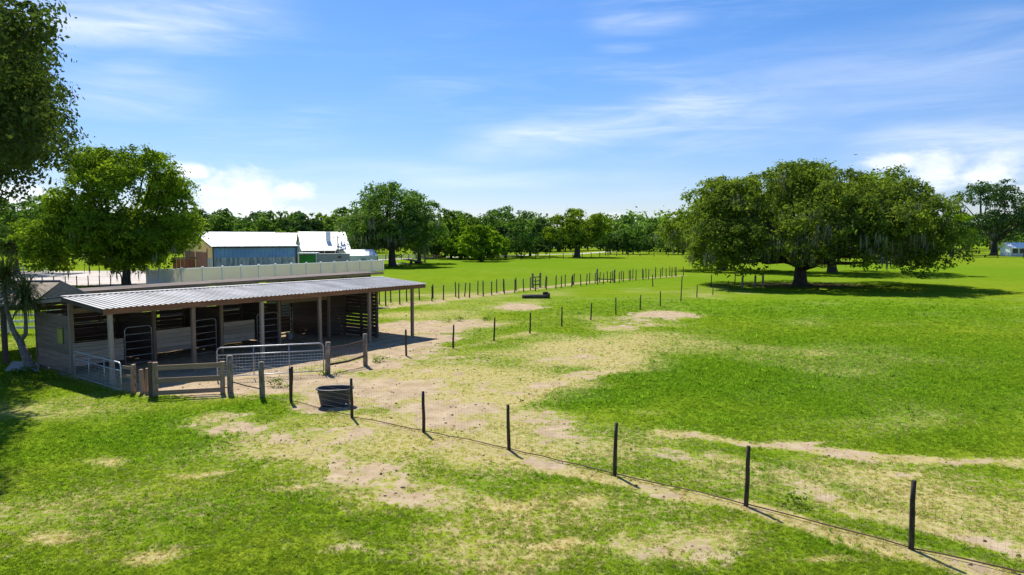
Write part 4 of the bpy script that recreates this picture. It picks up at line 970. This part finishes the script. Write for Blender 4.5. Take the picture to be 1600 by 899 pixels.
hs_ = gable_house('farmhouse', 'white-roofed farm building with white chimney right of the blue barn', AT(474, 131), R(22), 8.6, 14, 3.6, 6.9, 'white', 'white_roof', 'white')
board('chimney', 'white', hs_, (5.1, 3.2, 5.6), (.9, .9, 2.6)); board('porch_roof', 'roof', hs_, (2.6, -1.0, 3.75), (6.4, 4.6, .08), (R(12), 0, 0))
for x_ in (-.4, 1.6, 3.6, 5.6): board('porch_post', 'white', hs_, (x_, -3.0, 1.6), (.14, .14, 3.2))
board('painted_porch_shade', 'trim_dark', hs_, (3.0, -.09, 2.2), (6.6, .04, 2.2)); board('window', 'glass_dark', hs_, (8.64, 5.0, 2.6), (.05, 1.4, .9))  # dark board on the wall stands in for shade under the porch roof
for k in range(3): board('window', 'glass_dark', hs_, (8.64, 2.0 + k * 4.0, 1.7), (.05, 1.0, 1.1))
sw = gable_house('storage_shed', 'small white gable-roofed shed right of the grey trailer', AT(546, 124), R(33), 5.2, 4.8, 2.5, 3.5, 'white', 'white_roof', 'white', 'white', .2)
board('door', 'trailer', sw, (2.6, -.07, 1.0), (.9, .04, 2.0))
gc = thing('green_container', 'bright green open-sided container in a white frame', 'container', AT(466, 117.5), R(6))
board('green_panel', 'green', gc, (1.55, -.02, 1.85), (2.7, .08, 1.9)); board('floor', 'trim_dark', gc, (1.55, 1.2, .25), (3.1, 2.4, .3)); board('back_panel', 'green', gc, (1.55, 2.35, 1.6), (2.9, .06, 2.4))
for x_ in (0.05, 3.05):
    for y_ in (.0, 2.4): board('post', 'white', gc, (x_, y_, 1.5), (.14, .14, 3.0))
board('top_rail', 'white', gc, (1.55, -.01, 3.03), (3.3, .2, .16)); board('roof', 'white_roof', gc, (1.55, 1.25, 3.13), (3.3, 2.7, .05))
for zz in (.85, 2.82): board('edge_trim', 'trim_dark', gc, (1.55, -.09, zz), (2.8, .06, .12))
tr_ = thing('horse_trailer', 'long grey box trailer between green container and white shed', 'trailer', AT(494.5, 118), R(8))
board('body', 'trailer', tr_, (2.75, .9, 1.75), (5.5, 1.9, 2.3)); board('roof', 'junk', tr_, (2.75, .9, 2.95), (5.6, 2.0, .08)); board('chassis', 'trim_dark', tr_, (2.75, .9, .52), (5.3, 1.7, .14))
for k in range(6): board('rib', 'junk', tr_, (.4 + k * .95, -.06, 1.75), (.05, .03, 2.2))
for x_ in (2.2, 3.2):
    for y_ in (.05, 1.75): mb = MB(); mb.tube([(x_, y_ - .1, .35), (x_, y_ + .1, .35)], .35, 14); mb.obj('wheel', M['plastic'], tr_, True)
board('hitch', 'trim_dark', tr_, (6.0, .9, .5), (1.2, .12, .12)); board('side_window', 'glass_dark', tr_, (3.9, -.06, 2.4), (.6, .03, .35))
def utility_pole(u, D, h, lab, r=.14, arm=True, mat='post_wood'):
    o = thing('utility_pole', lab, 'pole', AT(u, D)); mb = MB(); mb.tube([(0, 0, -.3), (0, 0, h)], [r, r * .75], 8); mb.obj('shaft', M[mat], o, True)
    if arm: board('lamp_arm', 'junk', o, (-.3, 0, h - .25), (.9, .12, .12)); board('lamp_head', 'junk', o, (-.8, 0, h - .3), (.35, .2, .14))
utility_pole(528.5, 121, 6.1, 'dark pole with a lamp beside the white farm roof')
utility_pole(664, 160, 5.6, 'pale pole standing behind the orange cattle pens', .2, False)
# red shade-net and clutter by the blue barn's gable, seen under the shade tree
gzb = thing('tack_shed', 'small rust-red shed under the shade tree, left of the blue barn', 'shed', AT(270, 100), R(20))
for k in range(6): board('wall_plank', 'rust_red', gzb, (.25 + k * .5, 0, 1.3), (.47, .05, 2.6))
for k in range(4): board('end_plank', 'rust_red', gzb, (0, .28 + k * .5, 1.3), (.05, .47, 2.6))
board('roof', 'trim_dark', gzb, (1.5, 1.0, 2.7), (3.4, 2.6, .08), (R(-5), 0, 0))
# orange pens and tipped flatbed under the lone oak
op = thing('cattle_panels', 'rusty orange cattle panels near the lone mossy oak', 'fence', G(656, 403.5), R(3))
for k in range(6): board('upright', 'orange', op, (k * 1.15, 0, .85), (.14, .1, 1.7))
for zz in (.35, .75, 1.15, 1.6): board('rail', 'orange', op, (2.9, .0, zz), (5.8, .06, .14))
fl = thing('flatbed_trailer', 'brown flatbed trailer tipped on its hitch right of the lone mossy oak', 'trailer', G(648, 412.5), R(-18))
for k in range(6): board('deck_plank', 'wood_brown', fl, (0, -.9 + k * .36, .72), (4.6, .34, .07), (0, R(9), 0))
board('side_rail', 'trim_dark', fl, (0, -1.1, .66), (4.7, .08, .16), (0, R(9), 0)); board('side_rail', 'trim_dark', fl, (0, 1.1, .66), (4.7, .08, .16), (0, R(9), 0))
for y_ in (-1.2, 1.2): mb = MB(); mb.tube([(-.3, y_ - .09, .33), (-.3, y_ + .09, .33)], .33, 14); mb.obj('wheel', M['plastic'], fl, True)
jk = thing('scrap_sheets', 'loose grey sheets lying at the foot of the lone mossy oak', 'scrap', G(633, 414.5))
for k in range(5): board('sheet', 'junk', jk, (random.uniform(-1.4, 1.4), random.uniform(-.6, .6), .10 + .09 * k), (1.7, 1.0, .05), (random.uniform(-.15, .15), random.uniform(-.15, .15), random.uniform(0, 3)))
# far right pavilion
rp = gable_house('white_shed', 'small white shed with pale roof at the right edge of the field', AT(1579, 216), R(-8), 9, 6, 2.8, 4.3, 'white', 'white_roof', 'white', 'white', .5)
for k in range(4): board('window', 'glass_dark', rp, (1.2 + k * 2.1, -.09, 1.7), (1.5, .05, 1.4))
wp = thing('white_box', 'low white box beneath the right side of the broad oak', 'box', AT(1428, 190), R(5)); board('body', 'white', wp, (0, 0, .6), (3.2, 1.4, 1.1)); board('lid', 'white_roof', wp, (0, 0, 1.2), (3.4, 1.6, .09))

# ------------------------------------------------------------------ left edge: pavilion, slab, palm
pv0 = G(9, 568)
pv = thing('pavilion', 'brown gable-ended pavilion at the left edge behind the palm', 'pavilion', pv0, R(8))
mb = MB()
for k in range(9): mb.box((-6.2 + 7.45 * (k + .5) / 9, 1.1, 3.06 + .004 * (k % 2)), (7.45 / 9 - .015, 3.0, .05), Matrix.Rotation(math.atan2(.9, 2.9), 3, 'X'))
mb.obj('roof_slope', M['soffit'], pv)
mb = MB(); mb.quad((1.26, -.3, 2.55), (1.26, 5.5, 2.55), (1.26, 2.55, 3.5)); mb.obj('gable_end', M['soffit'], pv)
board('beam', 'wood_dark', pv, (-2.5, 0, 2.5), (7.4, .14, .22))
for x_ in (0, -4.5):
    part('post', BOARD['wood_dark'], pv, (x_, 0, 1.2), (0, math.pi / 2, 0), (2.5, .17, .17)); part('post', BOARD['wood_dark'], pv, (x_, 5.5, 1.2), (0, math.pi / 2, 0), (2.5, .17, .17))
board('side_beam', 'wood_dark', pv, (1.0, 2.9, 2.5), (.12, 5.8, .2)); board('rear_roof', 'roof', pv, (-2.5, 4.0, 3.1), (7.45, 3.2, .05), (-math.atan2(.9, 2.9), 0, 0))
mb = MB(); p_ = [G(8, 580), G(60, 581), G(62, 570), G(20, 566)]
for a in (.06,): mb.quad(*[Vector((q.x, q.y, a)) for q in p_]); [mb.quad(Vector((q.x, q.y, -.05)), Vector((r_.x, r_.y, -.05)), Vector((r_.x, r_.y, .06)), Vector((q.x, q.y, .06))) for q, r_ in zip(p_, p_[1:] + p_[:1])]
sl_ = mb.obj('concrete_slab', M['concrete']); sl_['kind'] = 'structure'
wf = thing('board_fence', 'white board fence seen under the pavilion beam', 'fence', AT(-70, 40), R(2))
for k in range(3):
    board('post', 'white', wf, (.4 + k * 2.4, .05, .8), (.13, .13, 1.6))
    for zz in (.35, .72, 1.1, 1.45): board('rail', 'white', wf, (1.6 + k * 2.4, 0, zz), (2.38, .04, .15))
pm0 = G(45, 577)
yu = thing('palm', 'forked palm with grey trunk and drooping leaves beside the shed', 'palm', pm0)
def trunk(pts, rad): mb = MB(); mb.tube(pts, rad, 10); mb.obj('trunk', M['bark_pale'], yu, True)
trunk([(.12, 0, -.1), (.05, 0, .15), (-.15, 0, .7), (-.35, .02, 1.25)], [.27, .22, .17, .14])
trunk([(-.35, .02, 1.2), (-.6, 0, 1.7), (-.78, -.03, 2.5), (-.88, 0, 3.4), (-.8, 0, 3.9)], [.13, .105, .085, .08, .07]); trunk([(-.35, .02, 1.2), (-.1, .05, 1.5), (-.06, .05, 2.1), (-.1, .05, 3.0)], [.10, .085, .07, .06])
def fronds(cx, cy, cz, n, ln, drop):
    v, f, rn = [], [], []
    for k in range(n):
        a = random.uniform(0, 6.283); e = random.uniform(-.4, 1.35); L_ = ln * random.uniform(.7, 1.15); q = Vector((math.cos(a) * math.cos(e), math.sin(a) * math.cos(e), math.sin(e)))
        p_ = Vector((cx, cy, cz)) + Vector((random.uniform(-.1, .1), random.uniform(-.1, .1), random.uniform(-.45, .2))); sd__ = Vector((-math.sin(a), math.cos(a), 0)) * random.uniform(.018, .032); i0 = len(v); S_ = 6
        for j in range(S_ + 1):
            wj = sd__ * (1 - j / S_) ** .6; v += [p_ - wj, p_ + wj]
            p_ = p_ + q * L_ / S_; q = (q + Vector((0, 0, -drop * (.5 + .18 * j)))).normalized()
        for j in range(S_): f.append((i0 + 2 * j, i0 + 2 * j + 1, i0 + 2 * j + 3, i0 + 2 * j + 2)); rn.append(random.random() if cz < 9 else 0)
    return v, f, rn
for (cx, cy, cz, n, ln, dp) in ((-.8, 0, 4.05, 380, 1.4, .40), (-.05, .05, 3.25, 300, 1.45, .48)):
    v, f, rn = fronds(cx, cy, cz, n, ln, dp); me = big_mesh('fronds', np.array([tuple(q) for q in v]), np.array(f)); a_ = me.attributes.new('rnd', 'FLOAT', 'FACE'); a_.data.foreach_set('value', np.array(rn, dtype=np.float32)); me.materials.append(M['palm']); part('fronds', me, yu)['kind'] = 'stuff'
# low weeds round the palm and paddock edges
c = []
for (u, v, n_) in ((45, 585, 10), (80, 590, 6), (20, 600, 8), (712, 502, 5), (760, 500, 3), (586, 566, 3), (530, 590, 2), (440, 600, 2), (1205, 796, 1), (715, 540, 2)):
    p_ = G(u, v)
    for k in range(n_): c.append((p_.x + random.gauss(0, .35), p_.y + random.gauss(0, .35), .10, random.uniform(.12, .26)))
wdz = part('weeds', crown('weeds', np.array(c), 3200, .075, M['leaf_mid'], 8, .4, .6), None); wdz['kind'] = 'stuff'; wdz['label'] = 'low leafy weeds along the shed and fence feet'; wdz['category'] = 'weeds'
# bird over the oak
bi = thing('bird', 'small black bird flying above the broad oak', 'bird', AT(1331, 70, 5.6 + (373 - 244) / F * 70), R(30)); bi.scale = (.5,) * 3
mb = MB(); mb.tube([(-.28, 0, 0), (-.15, 0, .01), (.05, 0, .02), (.2, 0, .03), (.3, 0, .02)], [.02, .06, .08, .05, .015], 8); mb.obj('body', M['bird'], bi, True)
for s_ in (-1, 1): mb = MB(); mb.quad((-.08, s_ * .04, .03), (.10, s_ * .04, .04), (.08, s_ * .35, .16), (-.04, s_ * .62, .12), (-.12, s_ * .35, .12)); mb.obj('wing', M['bird'], bi)

S.cycles.max_bounces = 9; S.cycles.diffuse_bounces = 5; S.cycles.transmission_bounces = 7; S.cycles.transparent_max_bounces = 2
